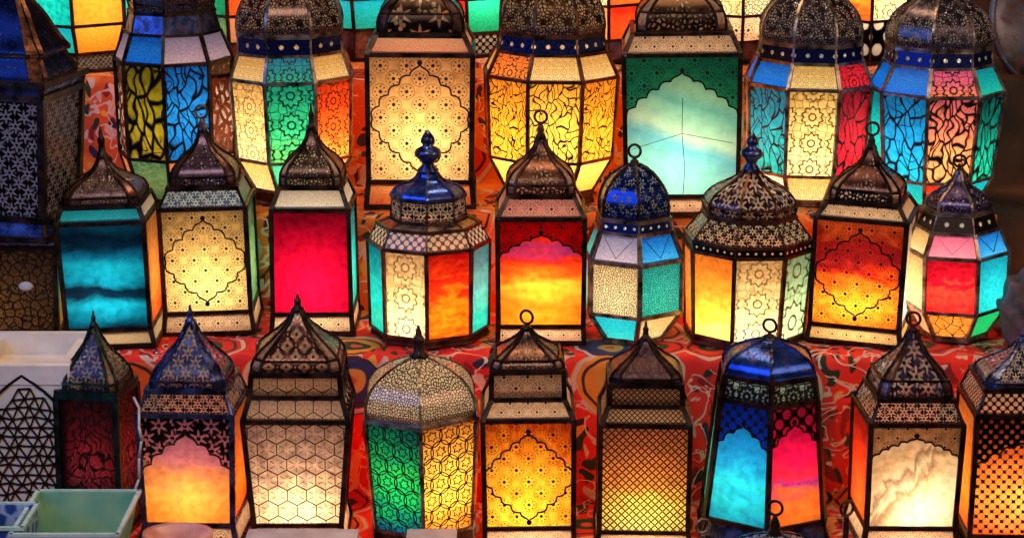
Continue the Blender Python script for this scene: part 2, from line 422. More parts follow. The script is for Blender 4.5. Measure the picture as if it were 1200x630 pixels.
LANTERNS = []
def lantern(label, x, row, base, shape, levels, segs, roof=None, finial=None, power=.25, bulb=.38, lean=0, frame=BLACK, bw=.0062,
            zbase=None, cat='lantern', bulb_col=(1, .86, .66), name='lantern', ring_yaw=None, group='lit metal lanterns on the display'):
    n, rot = {'sq': 4, 'hex': 6, 'oct': 8}[shape[0]], R(shape[1])
    if n == 4: bw = max(bw, .0078)
    P = regpoly(n, rot); mx = max(abs(p.x) for p in P); my = max(-p.y for p in P)
    zb = ZK[row] if zbase is None else zbase
    s0 = scale_at(on_z(x, base, zb)); hw0 = levels[0][1]
    Yax = on_z(x, base, zb).y+hw0*s0/mx*my
    ax = on_y(x, (levels[0][0]+levels[-1][0])/2, Yax); s = scale_at(ax)
    root = empty(name, (ax.x, Yax, zb)); tag(root, label, cat, group)
    rng = random.Random(int(x*13+row))
    root.rotation_euler = (0, R(lean+rng.uniform(-1.1, 1.1)), R(rng.uniform(-3, 3)))
    lv = []
    for i, (y, hw) in enumerate(levels):
        r = hw*s/mx; z = on_y(x, y, Yax-r*my).z-zb if i else 0.0
        lv.append((z, r))
    ring = lambda i: [Vector((p.x*lv[i][1], p.y*lv[i][1], lv[i][0])) for p in P]
    fb = bmesh.new()
    for i, sg in enumerate(segs):
        lo, hi = ring(i), ring(i+1)
        kind = sg[0]
        if kind in ('pane', 'shoulder_pane', 'skirt_pane', 'lower_pane', 'roof_pane'):
            mats = sg[1]; tr = sg[2] if len(sg) > 2 else {}
            for k in range(n):
                m = mats.get(k, mats.get('d')) if isinstance(mats, dict) else mats
                bm = bmesh.new(); uvl = bm.loops.layers.uv.new('UVMap')
                q = [lo[k], lo[(k+1) % n], hi[(k+1) % n], hi[k]]; f = Face(*q)
                fc = bm.faces.new([bm.verts.new(v) for v in q]); hh = f.h
                facet_uv(bm, uvl, fc, [(-f.wb/hh, 0), (f.wb/hh, 0), (f.wt/hh, 1), (-f.wt/hh, 1)])
                po = link(kind, bm, m, root)
                t = tr.get(k, tr.get('d')) if isinstance(tr, dict) else tr
                if t:
                    for item in (t if isinstance(t, list) else [t]):
                        tb = bmesh.new()
                        if item[0] == 'spandrel':
                            y0, y1, nc, sm = item[1:5]
                            pts = arch_pts(f, y0, y1, nc); ul = tb.loops.layers.uv.new('UVMap')
                            for a, b in zip(pts, pts[1:]):
                                if abs(b.x-a.x) < 1e-7: continue
                                if b.x < a.x: continue
                                ta = min(a.y, f.h); tb_ = min(b.y, f.h)
                                vs = [tb.verts.new(f.P(a.x, ta, .0006)), tb.verts.new(f.P(b.x, tb_, .0006)), tb.verts.new(f.P(b.x, f.h, .0006)), tb.verts.new(f.P(a.x, f.h, .0006))]
                                fc = tb.faces.new(vs)
                                facet_uv(tb, ul, fc, [(a.x/hh, ta/hh), (b.x/hh, tb_/hh), (b.x/hh, 1), (a.x/hh, 1)])
                            link('spandrel', tb, sm, po)
                            tb = bmesh.new(); tr_arch(tb, f, y0, y1, nc)
                            link('tracery', tb, TRACE, po)
                        else:
                            TR[item[0]](tb, f, **(item[1] if len(item) > 1 else {})); link('tracery', tb, TRACE, po)
            # corner posts
            for k in range(n):
                tang = Vector((P[k].y*-1, P[k].x, 0)) if n != 4 else Vector((math.cos(rot), math.sin(rot), 0))
                bar(fb, lo[k], hi[k], tang, bw, bw, .0005)
        else:
            bm = bmesh.new(); uvl = bm.loops.layers.uv.new('UVMap')
            for k in range(n):
                q = [lo[k], lo[(k+1) % n], hi[(k+1) % n], hi[k]]; f = Face(*q); hh = max(f.h, .004)
                fc = bm.faces.new([bm.verts.new(v) for v in q])
                facet_uv(bm, uvl, fc, [(-f.wb/hh, 0), (f.wb/hh, 0), (f.wt/hh, 1), (-f.wt/hh, 1)])
            link(kind, bm, sg[1], root)
            for k in range(n): bar(fb, lo[k], hi[k], (-P[k].y, P[k].x, 0), bw*.5, bw*.45, .0005)
        # rims
        for j, rg in ((i, lo),) + (((i+1, hi),) if i == len(segs)-1 else ()):
            for k in range(n):
                bar(fb, rg[k], rg[(k+1) % n], (0, 0, 1), bw*.85, bw*.9, bw*.3)
    # floor plate so that the lantern is closed below
    lo = ring(0); r0 = bmesh.new(); r0.faces.new([r0.verts.new(v+Vector((0, 0, .003))) for v in lo]); link('bottom_plate', r0, BLACK, root)
    link('frame', fb, frame, root)
    ztop = lv[-1][0]
    if roof:
        (yb, hwb), yt, prof, rm = roof[:4]; opt = roof[4] if len(roof) > 4 else {}
        Q = champoly(rot, opt.get('c', .22)) if n == 4 else P
        mq = max(abs(p.x) for p in Q) if n == 4 else mx
        rb = hwb*s/mq; z0 = lv[-1][0] if opt.get('sit', True) else on_y(x, yb, Yax-rb*my).z-zb
        z1 = on_y(x, yt, Yax).z-zb; H = z1-z0
        pr = smooth_prof(prof, 3); nq = len(Q)
        bm = bmesh.new(); uvl = bm.loops.layers.uv.new('UVMap')
        if n == 4:   # lid plate ring between shoulder and roof corner
            pass
        for k in range(nq):
            k2 = (k+1) % nq; prev = None; wref = (Q[k2]-Q[k]).length*rb
            for (t, fct) in pr:
                a = bm.verts.new((Q[k].x*rb*fct, Q[k].y*rb*fct, z0+H*t)); b = bm.verts.new((Q[k2].x*rb*fct, Q[k2].y*rb*fct, z0+H*t))
                w = wref*fct/H/2
                if prev:
                    fc = bm.faces.new((prev[0], prev[1], b, a)); facet_uv(bm, uvl, fc, [(-prev[2], prev[3]), (prev[2], prev[3]), (w, t), (-w, t)])
                    if n == 4 and k % 2 == 1: fc.material_index = 1
                    fc.smooth = True
                prev = (a, b, w, t)
        bm.faces.ensure_lookup_table()
        link('roof', bm, [rm, opt.get('side', GREYG)], root)
        rbm = bmesh.new(); ribw = opt.get('rib', .0042)
        for k in range(nq):
            for (t0, f0), (t1, f1) in zip(pr, pr[1:]):
                tang = (-Q[k].y, Q[k].x, 0)
                bar(rbm, (Q[k].x*rb*f0, Q[k].y*rb*f0, z0+H*t0), (Q[k].x*rb*f1, Q[k].y*rb*f1, z0+H*t1), tang, ribw, ribw*.8, .0006)
        for k in range(nq):
            a, b = Q[k]*rb, Q[(k+1) % nq]*rb
            bar(rbm, (a.x, a.y, z0+.002), (b.x, b.y, z0+.002), (0, 0, 1), .006, .006, .001)
            tt, ff = opt.get('band', (.15, 1.0)); a, b = a*ff, b*ff
            if tt: bar(rbm, (a.x, a.y, z0+H*tt), (b.x, b.y, z0+H*tt), (0, 0, 1), .0034, .004, .0008)
        link('roof_frame', rbm, opt.get('frame', frame), root)
        ztop = z1; rtop = rb*prof[-1][1]
    if finial:
        yf, fk = finial[:2]; zt = on_y(x, yf, Yax).z-zb; H = zt-ztop; fm = finial[2] if len(finial) > 2 else frame
        fbm = bmesh.new(); r = max(rtop*.95, .005)
        if fk == 'ring':
            rr = min(.0125, H*.42); zs = zt-2*rr
            lathe(fbm, [(r*1.15, ztop-.004), (r*1.2, ztop+.001), (r*.75, ztop+(zs-ztop)*.35), (r*.9, ztop+(zs-ztop)*.55), (.0035, zs-.001), (.003, zs+.001)])
            link('finial', fbm, fm, root, True)
            tb = bmesh.new(); torus(tb, (0, 0, zt-rr), rr-.0022, .0022, rng.uniform(-.5, .5) if ring_yaw is None else ring_yaw, rng.uniform(-.1, .1))
            link('hanging_ring', tb, fm, root, True)
        else:
            if fk == 'point': lathe(fbm, [(r*1.15, ztop-.004), (r*1.25, ztop+.002), (r*.8, ztop+H*.15), (r*.62, ztop+H*.4), (r*.75, ztop+H*.5), (r*.75, ztop+H*.58), (r*.45, ztop+H*.66), (r*.3, ztop+H*.85), (.0015, zt)])
            else: lathe(fbm, [(r*1.2, ztop-.004), (r*1.3, ztop+.002), (r*.7, ztop+H*.16), (r*.8, ztop+H*.22), (r*1.5, ztop+H*.36), (r*1.65, ztop+H*.44), (r*1.4, ztop+H*.53), (r*.6, ztop+H*.62), (r*.9, ztop+H*.72), (r*.8, ztop+H*.8), (.002, zt)])
            link('finial', fbm, fm, root, True)
    if power:
        zs = [i for i, sg in enumerate(segs) if sg[0] == 'pane']; i = zs[0]
        ld = bpy.data.lights.new('bulb', 'POINT'); ld.energy = power*2.75; ld.color = bulb_col; ld.shadow_soft_size = min(.022, lv[i][1]*.26)
        lo_ = bpy.data.objects.new('bulb', ld); C.objects.link(lo_); lo_.parent = root
        lo_.location = (0, 0, lv[i][0]+(lv[i+1][0]-lv[i][0])*max(.18, bulb-.08))
    LANTERNS.append(root)
    return root

# ------------------------------------------------------------------ glass colours
G = glass
cream_fl = G('cream_glass_with_flowers', [(0, 'ffd488'), (.6, 'f2c070'), (1, 'd8a064')], .2, 3, pat=('flower', 4.9, .1))
cream_ros = G('cream_glass_with_rosettes', [(0, 'ffe8a8'), (.5, 'f8d284'), (1, 'e8b864')], .2, pat=('rosette', 3.3, .04), line='a87838')
cream_pl = G('cream_glass', [(0, 'ffecb8'), (.5, 'f2d08c'), (1, 'dcb070')], .25, pat=('rosette', 2.8, .03), line='b09058')
cream_white = G('milky_glass', [(0, 'ffeed6'), (.6, 'f0d8bc'), (1, 'd8bfb0')], .2)
cream_spk = G('cream_glass_with_black_specks', [(0, 'ffe2b0'), (1, 'e8c088')], .2, pat=('voro', 21, .12))
skirt_d = G('peach_skirt_glass_with_dots', [(0, 'f7b088'), (.5, 'ffd0a0'), (1, 'f0b890')], .3, 2, pat=('flower', 1.1, .1))
skirt_o = G('orange_skirt_glass', [(0, 'f06a30'), (.6, 'ff9a50'), (1, 'ffb070')], .3, 2)
orange_side = G('orange_side_glass', [(0, 'ff5a18'), (.4, 'ff7a20'), (1, 'ff9040')], .35, 2)
green_side = G('green_side_glass', [(0, '5a8a58'), (.5, '7fae70'), (1, '3f7050')], .35, 3)
teal_side = G('teal_side_glass', [(0, '0a9a8a'), (.5, '18b0b0'), (1, '0a8098')], .3, 3)
red_side = G('red_side_glass', [(0, 'ff5a20'), (.4, 'ff4a1c'), (.8, 'e02810'), (1, 'b01810')], .3, 2)
yellow_leaf = G('yellow_glass_with_leaf_tracery', [(0, 'ffd860'), (.5, 'ffc850'), (1, 'f5a838')], .25, pat=('leaf', 7, .075))
amber_leaf = G('amber_glass_with_leaf_tracery', [(0, 'ffc040'), (.4, 'ffb030'), (1, 'f09028')], .25, pat=('leaf', 8, .075))
peach = G('peach_glass', [(0, 'ffb080'), (1, 'f08a58')], .3)
blue_pl = G('bright_blue_glass', [(0, '1070ff'), (.5, '1a80f8'), (1, '0a58d8')], .3, 2, mottle=.5)
blue_gem = G('sky_blue_gem_glass', [(0, '3ab0ff'), (.6, '1888f0'), (1, '0a60d0')], .25)
GREYG = G('smoked_side_glass', [(0, 'd8b090'), (.5, 'a88878'), (1, '705850')], .3, 4, mottle=.6, coat=.9)
lilac = G('lilac_gem_glass', [(0, 'c8b0c8'), (1, '8a88b8')], .2)
pink_gem = G('pink_gem_glass', [(0, 'ff90a8'), (1, 'e06090')], .2)
teal_pl = G('teal_glass', [(0, '20c0b0'), (.5, '10b0b8'), (1, '0a90b0')], .3)
cyan_pl = G('cyan_glass', [(0, '40e0e8'), (.5, '20c0d8'), (1, '20a8c8')], .3, 2)

# ------------------------------------------------------------------ FRONT ROW (row 1)
dark_leaf = pierced('dark_leaf_cutwork', '3a2830', 'e8c8a8', ('petals', 3.4, .3))
mauve_speck = pierced('mauve_speckled_cutwork', '5a4344', 'f0d0a8', ('speck', 29, .13))
blue_cut = pierced('blue_black_cutwork', '26305a', 'f0d8b0', ('petals', 3.6, .3), .28)
dark_speck = pierced('dark_speckled_cutwork', '33272a', 'f0cfa8', ('speck', 24, .15))
pale_cut = pierced('pale_glass_cutwork', '4a3834', 'ffe6b8', ('speck', 17, .07))
dots_cut = pierced('dotted_cutwork', '3a2c2c', 'f5dcb0', ('holes', 9, .22))
glass_hex_roof = pierced('smoky_roof_with_lower_glass_band', '4a302a', 'f0c890', ('leaf', 3.0, .11) if False else ('speck', 13, .10))
row_holes = pierced('collar_with_row_of_holes', '241c1e', 'fff2d0', ('row', 1.25, .62), .35)
row_holes_blue = pierced('blue_collar_with_row_of_holes', '1c2860', 'fff2d0', ('row', 1.25, .62), .28)
sh_dots = G('pale_shoulder_glass_with_dots', [(0, 'f8e0b8'), (.5, 'f0d0a0'), (1, 'e0bc98')], .2, pat=('flower', 1.2, .1))
sh_cut = pierced('shoulder_cutwork', '3a3038', 'ffe4c0', ('petals', 1.9, .32))
sh_net = pierced('shoulder_net_cutwork', '2c2426', 'f5dcb0', ('holes', 3.0, .25))

lantern('small dark maroon square lantern, hardly lit, beside the white lattice box', 117, 1, 628, ('sq', -10),
        [(628, 45), (590, 42), (468, 41), (463, 40)],
        [('skirt_pane', BROWN), ('pane', G('maroon_glass_with_tracery', [(0, '50202a'), (.5, '6a1420'), (1, '4a1018')], .3, 3, pat=('leaf', 9, .1))), ('collar', BLUEM)],
        ((463, 38), 381, OGEE, dark_leaf), (364, 'point'), .07, .45, bw=.009, frame=plain('verdigris_iron', '101a1a', '2c504c', .35))
arch_cut = pierced('black_scroll_cutwork', '241a1c', 'f0c0a0', ('petals', 4.4, .26))
lantern('square lantern with blue-black roof and orange pink sunset pane under dark lacy spandrels', 229, 1, 641, ('sq', 0),
        [(641, 56), (614, 51), (487, 54), (459, 45)],
        [('skirt_pane', skirt_d),
         ('pane', {0: G('orange_pink_sunset_glass', [(0, 'ff9030'), (.28, 'ffa848'), (.46, 'f4945a'), (.6, 'd88088'), (1, 'b070a0')], .14, 2, (1, 2.5), vtilt=.1), 'd': orange_side}, {0: [('spandrel', .44, .84, 4, arch_cut)]}),
         ('shoulder', sh_cut)],
        ((459, 42), 376, OGEE, blue_cut, {'side': BLUEM, 'frame': BLUEM}), (357, 'point', BLUEM), .22, .3, frame=BLUEM)
lantern('square lantern with honeycomb pattern on milky white pane, brightest near its foot', 351, 1, 641, ('sq', 1),
        [(641, 56), (615, 51), (495, 61), (466, 53), (440, 51)],
        [('skirt_pane', skirt_d),
         ('pane', {0: G('milky_warm_glass', [(0, 'ffe8b8'), (.35, 'f0d0a0'), (.6, 'c8a890'), (.8, 'dcc0a0'), (1, 'c8a898')], .4, 3.5, mottle=.6), 'd': red_side}, {0: ('hex',)}),
         ('shoulder_pane', G('smoky_shoulder_glass', [(0, 'e8cfa8'), (1, 'c0a088')], .2), {'d': ('hex', {'s': .0155})}), ('roof_pane', G('honey_band_glass', [(0, 'f5d8a8'), (1, 'd8a880')], .3), {'d': ('hex', {'s': .0155})})],
        ((440, 51), 362, OGEE, pierced('smoky_roof_hexagons', '4c302c', 'f0c890', ('mesh', 3.2, .09), .25), {'band': (.24, .93)}), (344, 'point'), .3, .2)
lantern('six-sided lantern with round speckled glass dome, green and yellow star lattice panes', 497, 1, 645, ('hex', 30),
        [(645, 58), (630, 56), (503, 64)],
        [('base', BROWN),
         ('pane', {5: G('green_blue_glass', [(0, '0a4a70'), (.25, '0a8a50'), (.55, '20b050'), (.8, '0a9060'), (1, '0a6a60')], .2, 2), 0: G('golden_glass', [(0, 'f08a28'), (.3, 'ffc048'), (.7, 'ffc850'), (1, 'f09838')], .2, 2), 'd': red_side},
          {5: ('girih',), 0: ('girih',)})],
        ((500, 61), 417, DOME, pierced('pale_dome_speckled_glass', '5a4038', 'ffedb0', ('voro', 20, .15), .2, .22), {'band': (None, 1), 'rib': .0035, 'frame': SILVER}), (381, 'point', BLACK), .36, .42, frame=SILVER)
lantern('square lantern with orange streaked pane inside scalloped medallion, ring upright on its roof', 620, 1, 641, ('sq', 0),
        [(641, 52), (618, 51), (493, 52), (468, 42), (436, 41)],
        [('skirt_pane', skirt_d),
         ('pane', {0: G('orange_streaked_glass', [(0, 'ffc838'), (.3, 'ff9a20'), (.5, 'ffb830'), (.8, 'ff8a18'), (1, 'd84a18')], .28, 3, (3, 1), pat=('flower', 4.6, .1), vtilt=.25), 'd': orange_side}, {0: ('medallion', {'n': 5, 'hh': .41, 'wf': .96, 'yc': .48})}),
         ('shoulder_pane', sh_dots), ('roof_pane', sh_dots)],
        ((436, 41), 384, OGEE, pierced('brown_glass_roof_with_dots', '6a5048', 'f5d8b0', ('speck', 10, .2), .22), {'band': (.3, .93), 'frame': BLACK}), (362, 'ring', BLACK), .3, .3)
lantern('square lantern with fine pierced mesh over orange pane fading to yellow below', 753, 1, 641, ('sq', 0),
        [(641, 54), (623, 51), (499, 51), (476, 42), (452, 41)],
        [('skirt_pane', skirt_d),
         ('pane', G('orange_yellow_fine_mesh_glass', [(0, 'ffe078'), (.3, 'ffd058'), (.42, 'ffa040'), (.6, 'ff9a48'), (1, 'f08858')], .1, 2, pat=('mesh', 15, .085))),
         ('shoulder_pane', G('peach_fine_mesh_glass', [(0, 'f5c080'), (1, 'd8a070')], .1, pat=('mesh', 3.6, .085))), ('roof_pane', G('peach_fine_mesh_glass', [(0, 'f5c080'), (1, 'd8a070')], .1, pat=('mesh', 3.6, .085)))],
        ((452, 40), 396, OGEE, pierced('purple_speckled_roof', '4a3440', 'f0c898', ('speck', 24, .18), .35), {'side': MAUVE}), (376, 'point'), .3, .25, bw=.0068)
arch_dark = pierced('dark_dotted_spandrel', '141018', '6a5a90', ('holes', 7, .2))
arch_wine = pierced('wine_dotted_spandrel', '3a0818', 'c0204a', ('holes', 7, .25))
lantern('six-sided lantern flaring to its foot, blue pane beside pink sunset pane, blue dome', 895, 1, 645, ('hex', 25),
        [(645, 76), (622, 71), (478, 57), (450, 53)],
        [('base', BLUEM),
         ('pane', {5: G('deep_cyan_glass', [(0, '1898c8'), (.25, '20c0d8'), (.5, '1890d0'), (1, '1070d0')], .2, 2, mottle=.4), 0: G('pink_sunset_glass', [(0, 'f87828'), (.22, 'f05828'), (.34, '8a2468'), (.40, 'e82038'), (.6, 'd81048'), (1, 'a80838')], .14, 2, (1, 2)), 'd': teal_side},  # paler cyan low in the blue pane puts a glow into the glass
          {5: [('spandrel', .58, .82, 3, G('blue_dotted_glass', [(0, '1070e0'), (1, '0a50c0')], .2, pat=('holes', 10, .3)))], 0: [('spandrel', .6, .84, 3, arch_wine)]}),
         ('shoulder_pane', G('pale_green_crescent_glass', [(0, 'd8e8c8'), (1, 'b8d0c8')], .2, pat=('rosette', 1.0, .14)))],
        ((450, 53), 396, [(0, 1), (.3, .97), (.55, .82), (.78, .52), (.92, .26), (1, .14)], plain('blue_sheen_smooth_dome', '1c3680', '3a64d0', .2), {'band': (None, .97), 'frame': BLUEM, 'rib': .005}), (372, 'ring', BLACK), .33, .4, frame=BLACK, bw=.0085)  # blue reflection on the smooth cap is put into its base colour
lantern('square lantern with cream marbled pane under scalloped arch and red glass on one side', 1058, 1, 641, ('sq', 0),
        [(641, 55), (618, 51), (498, 53), (469, 43)],
        [('skirt_pane', skirt_d),
         ('pane', {0: G('cream_marbled_glass', [(0, 'ffeec0'), (.3, 'f2d49c'), (.44, 'b08a68'), (.5, 'f0d8a8'), (.62, 'a07c60'), (.68, 'f0d0a0'), (.9, 'dcb480'), (1, 'e8c898')], .22, 2.2, (1.6, 1.0), vtilt=-1.1), 3: red_side, 1: yellow_leaf, 'd': orange_side},
          {0: [('spandrel', .66, .88, 5, G('cream_dotted_spandrel_glass', [(0, 'f5dcb0'), (1, 'e0bc98')], .2, pat=('flower', 5.7, .1)))]}),
         ('shoulder', sh_cut)],
        ((469, 42), 386, OGEE, pierced('violet_grey_roof_cutwork', '4a3c58', 'f0d0b8', ('petals', 2.8, .3), .25), {'side': MAUVE, 'band': (.3, .93)}), (364, 'ring'), .3, .3, bw=.007)
lantern('dark square lantern of black honeycomb fretwork over orange red glass at the edge', 1189, 1, 645, ('sq', 0),
        [(645, 62), (628, 60), (488, 58), (458, 48)],
        [('base', BLACK),
         ('pane', {0: G('orange_red_fretwork_glass', [(0, 'e05828'), (.35, 'ff9a40'), (.6, 'f07a30'), (1, '8a2818')], .1, 2, pat=('holes', 12, .305)), 'd': orange_side},
          {0: [('spandrel', .55, .8, 4, pierced('black_fretwork_spandrel', '181014', 'a04a30', ('holes', 12, .17)))]}),
         ('shoulder', sh_net)],
        ((458, 46), 398, OGEE, blue_cut, {'side': BLUEM, 'frame': BLUEM}), (385, 'point', BLUEM), .42, .3, bw=.008)

# ------------------------------------------------------------------ SECOND ROW (row 2)
lantern('square lantern with teal pane of dark wavy bands and orange side, mauve bell roof', 134, 2, 405, ('sq', 0),
        [(405, 52), (386, 48), (262, 50), (243, 44)],
        [('skirt_pane', G('cream_skirt_glass', [(0, 'ffd8a0'), (1, 'f0c898')], .3, 2)),
         ('pane', {0: G('teal_wave_glass', [(0, '04203c'), (.1, '0880a8'), (.22, '10a8d0'), (.33, '052844'), (.39, '031c30'), (.46, '0a90b8'), (.6, '12b0d8'), (.7, '0a70a0'), (.8, '042a48'), (.87, '03203c'), (1, '085880')], .07, 2.0, (1.0, 1.8), mottle=.4), 1: orange_side, 'd': teal_side}),
         ('shoulder_pane', {0: cyan_pl, 'd': cream_white})],
        ((243, 43), 183, BELL, pierced('mauve_pink_roof_cutwork', '6a5052', 'f5d0b0', ('speck', 17, .16), .3), {'side': MAUVE, 'band': (.2, 1.0)}), (148, 'point'), .24, .4, lean=-1.5)
lantern('square lantern with cream floral pane in scalloped medallion and purple bell roof', 248, 2, 390, ('sq', 1),
        [(390, 53), (366, 50), (245, 50), (221, 40)],
        [('skirt_pane', skirt_d), ('pane', {0: cream_fl, 1: green_side, 'd': green_side}, {0: ('medallion',)}),
         ('shoulder', pierced('blue_black_shoulder_with_cyan_cutwork', '202840', '80e0d8', ('petals', 1.7, .3), .3))],
        ((221, 37), 152, BELL, pierced('purple_bell_roof', '4c3c50', 'e0b898', ('speck', 15, .24), .3), {'side': MAUVE, 'band': (.2, 1.0)}), (122, 'ring', MAUVE), .3, .38, lean=-1)
lantern('square lantern with plain crimson pane, white shoulder and dark bell roof', 369, 2, 390, ('sq', 1),
        [(390, 48), (368, 46), (247, 45), (221, 36)],
        [('skirt_pane', skirt_d), ('pane', {0: G('crimson_glass', [(0, 'd00834'), (.4, 'c0062c'), (.8, 'b00428'), (1, '80041c')], .2, 2, mottle=.5), 'd': teal_side}, {}),
         ('shoulder_pane', cream_white)],
        ((221, 35), 150, BELL, pierced('dark_brown_roof_cutwork', '3c2c28', 'f5d8a8', ('speck', 17, .17), .3), {'band': (.2, 1.0)}), (122, 'point'), .42, .38)
lantern('eight-sided lantern with pierced flange and blue banded knob, cream and red panes', 503, 2, 406, ('oct', 22.5),
        [(406, 67), (399, 69), (298, 71), (274, 60), (264, 44), (238, 42)],
        [('base', BROWN),
         ('pane', {7: cream_pl, 0: G('red_orange_glass', [(0, 'f04008'), (.35, 'ff7410'), (.6, 'e83410'), (1, 'b80c10')], .4, 3, mottle=.5), 1: teal_side, 6: teal_side, 'd': red_side}),
         ('shoulder', pierced('pale_pierced_flange', '5a463c', 'ffeec0', ('holes', 2.2, .27))), ('flange', SILVER), ('drum', pierced('black_drum_with_flower_cutwork', '14141c', 'fff0d8', ('petals', 1.5, .36), .2))],
        ((238, 43), 200, [(0, 1), (.18, .97), (.4, .82), (.58, .5), (.75, .34), (.9, .28), (1, .24)], plain('blue_sheen_dome', '24408a', '4a70d8', .2), {'frame': BLUEM, 'band': (None, .95)}), (152, 'knob', BLUEM), .5, .28, frame=BROWN)  # dome metal coloured blue to imitate reflected blue light
lantern('square lantern with red and orange sunset pane, pinkish shoulder and brown bell roof', 633, 2, 401, ('sq', 0),
        [(401, 50), (382, 49), (257, 50), (231, 38)],
        [('skirt_pane', skirt_d),
         ('pane', {0: G('red_orange_sunset_glass', [(0, 'ff9a20'), (.2, 'ff7a18'), (.38, 'ffb030'), (.5, 'ff6a18'), (.62, 'e02a18'), (.72, '9a3070'), (.8, 'e02818'), (1, 'c81018')], .1, 2.2, (.8, 2.6)), 'd': red_side}, {0: [('spandrel', .62, .86, 4, G('red_dotted_glass', [(0, 'f02a10'), (1, 'd01010')], .2, pat=('flower', 5.4, .1)))]}),
         ('shoulder_pane', G('pink_shoulder_glass', [(0, 'e8a088'), (1, 'c88078')], .25, pat=('flower', 1.1, .1)))],
        ((231, 38), 160, BELL, pierced('brown_bell_roof_cutwork', '5a3c34', 'ffdc98', ('speck', 13, .18), .3), {'frame': BROWN, 'band': (.2, 1.0)}), (128, 'ring', BROWN), .36, .38)
lantern('small six-sided lantern with blue-black dome, gem shoulder and speckled cream and teal panes', 741, 2, 403, ('hex', 32),
        [(403, 33), (401, 33), (374, 54), (313, 54), (277, 42), (262, 40)],
        [('base', BLACK), ('lower_pane', {5: cyan_pl, 0: cream_pl, 'd': teal_pl}),
         ('pane', {5: cream_spk, 0: G('teal_glass_with_black_specks', [(0, '30c8b8'), (1, '18a8a8')], .2, pat=('voro', 21, .12)), 'd': teal_pl}),
         ('shoulder_pane', {5: lilac, 0: blue_gem, 'd': teal_pl}, {5: ('gem',), 0: ('gem',)}), ('collar', row_holes_blue)],
        ((264, 38), 192, DOME, pierced('blue_sheen_glossy_dome', '1c3478', 'c0c8d8', ('petals', 3.4, .16), .14), {'frame': BLACK, 'band': (None, 1)}), (168, 'ring', BLACK), .24, .5, bw=.0075, frame=SILVER)  # dome's blue base colour paints in the blue it reflects
lantern('large eight-sided lantern with onion dome and wide pierced brim over orange, cream and green panes', 873, 2, 408, ('oct', 3),
        [(408, 66), (402, 66), (304, 71), (292, 71), (262, 52)],
        [('base', BROWN),
         ('pane', {7: G('orange_yellow_glass', [(0, 'ffe070'), (.3, 'ffc040'), (.6, 'ffa030'), (1, 'f08028')], .25, 2), 0: cream_pl, 1: G('pale_green_glass', [(0, 'b0d8a0'), (.5, 'a0c898'), (1, '80b088')], .3, 3, pat=('rosette', 1.6, .03), line='507048'), 'd': orange_side}),
         ('collar', row_holes), ('brim', pierced('brown_brim_with_flower_cutwork', '4a342c', 'ffe6b0', ('petals', 2.2, .25), .26))],
        ((262, 51), 198, ONION, pierced('violet_brown_onion_dome', '3c2c3c', 'ffdcc0', ('petals', 2.6, .3), .26), {'frame': BROWN, 'band': (.25, 1.02)}), (155, 'knob', BLUEM), .5, .25, frame=BROWN)
lantern('square lantern with dark red to amber pane, scalloped medallion and tall bell roof', 1009, 2, 406, ('sq', -19),
        [(406, 68), (388, 65), (263, 66), (243, 52)],
        [('skirt_pane', G('cream_dotted_skirt_glass', [(0, 'ffd080'), (1, 'f5c080')], .2, pat=('flower', 1.1, .1))),
         ('pane', {0: G('amber_dark_red_glass', [(0, 'ff6a18'), (.2, 'ffb030'), (.35, 'ff8a20'), (.5, 'e03818'), (.65, 'a01c20'), (.8, 'b02018'), (1, 'f06a28')], .14, 2.4, (1, 2), pat=('flower', 4.9, .1)), 1: cream_white, 'd': orange_side}, {0: ('medallion',)}),
         ('shoulder_pane', sh_dots)],
        ((243, 47), 172, BELL, pierced('wine_brown_roof_cutwork', '3a2426', 'f0c8b0', ('speck', 13, .2), .28), {'band': (.25, .98)}), (142, 'ring', BLACK), .36, .28, lean=.8)
lantern('small six-sided lantern with pink and blue gem shoulder, red and turquoise panes', 1121, 2, 400, ('hex', -15),
        [(400, 36), (397, 36), (370, 57), (306, 58), (276, 46), (254, 38)],
        [('base', BLACK), ('lower_pane', {0: G('orange_lower_glass', [(0, 'ffa040'), (1, 'f08030')], .3, pat=('scroll', 4, .06)), 1: G('emerald_glass', [(0, '20c070'), (1, '10a060')], .3), 'd': peach}),
         ('pane', {0: G('rose_red_glass', [(0, 'e82428'), (.4, 'e84030'), (.55, 'd01428'), (1, 'b00c20')], .35, 3, mottle=.6), 1: G('turquoise_glass', [(0, '20c0d0'), (1, '1090b8')], .3, 3, mottle=.4), 5: cream_pl, 'd': cream_pl}),
         ('shoulder_pane', {0: pink_gem, 1: blue_gem, 5: cream_pl, 'd': teal_pl}, {0: ('gem',), 1: ('gem',)}), ('collar', row_holes)],
        ((254, 36), 200, BELL, pierced('violet_small_dome_cutwork', '3c3460', 'e0c8c0', ('speck', 12, .26), .28), {'side': MAUVE, 'band': (None, 1)}), (180, 'ring', BLACK), .28, .5, bw=.006, frame=SILVER)

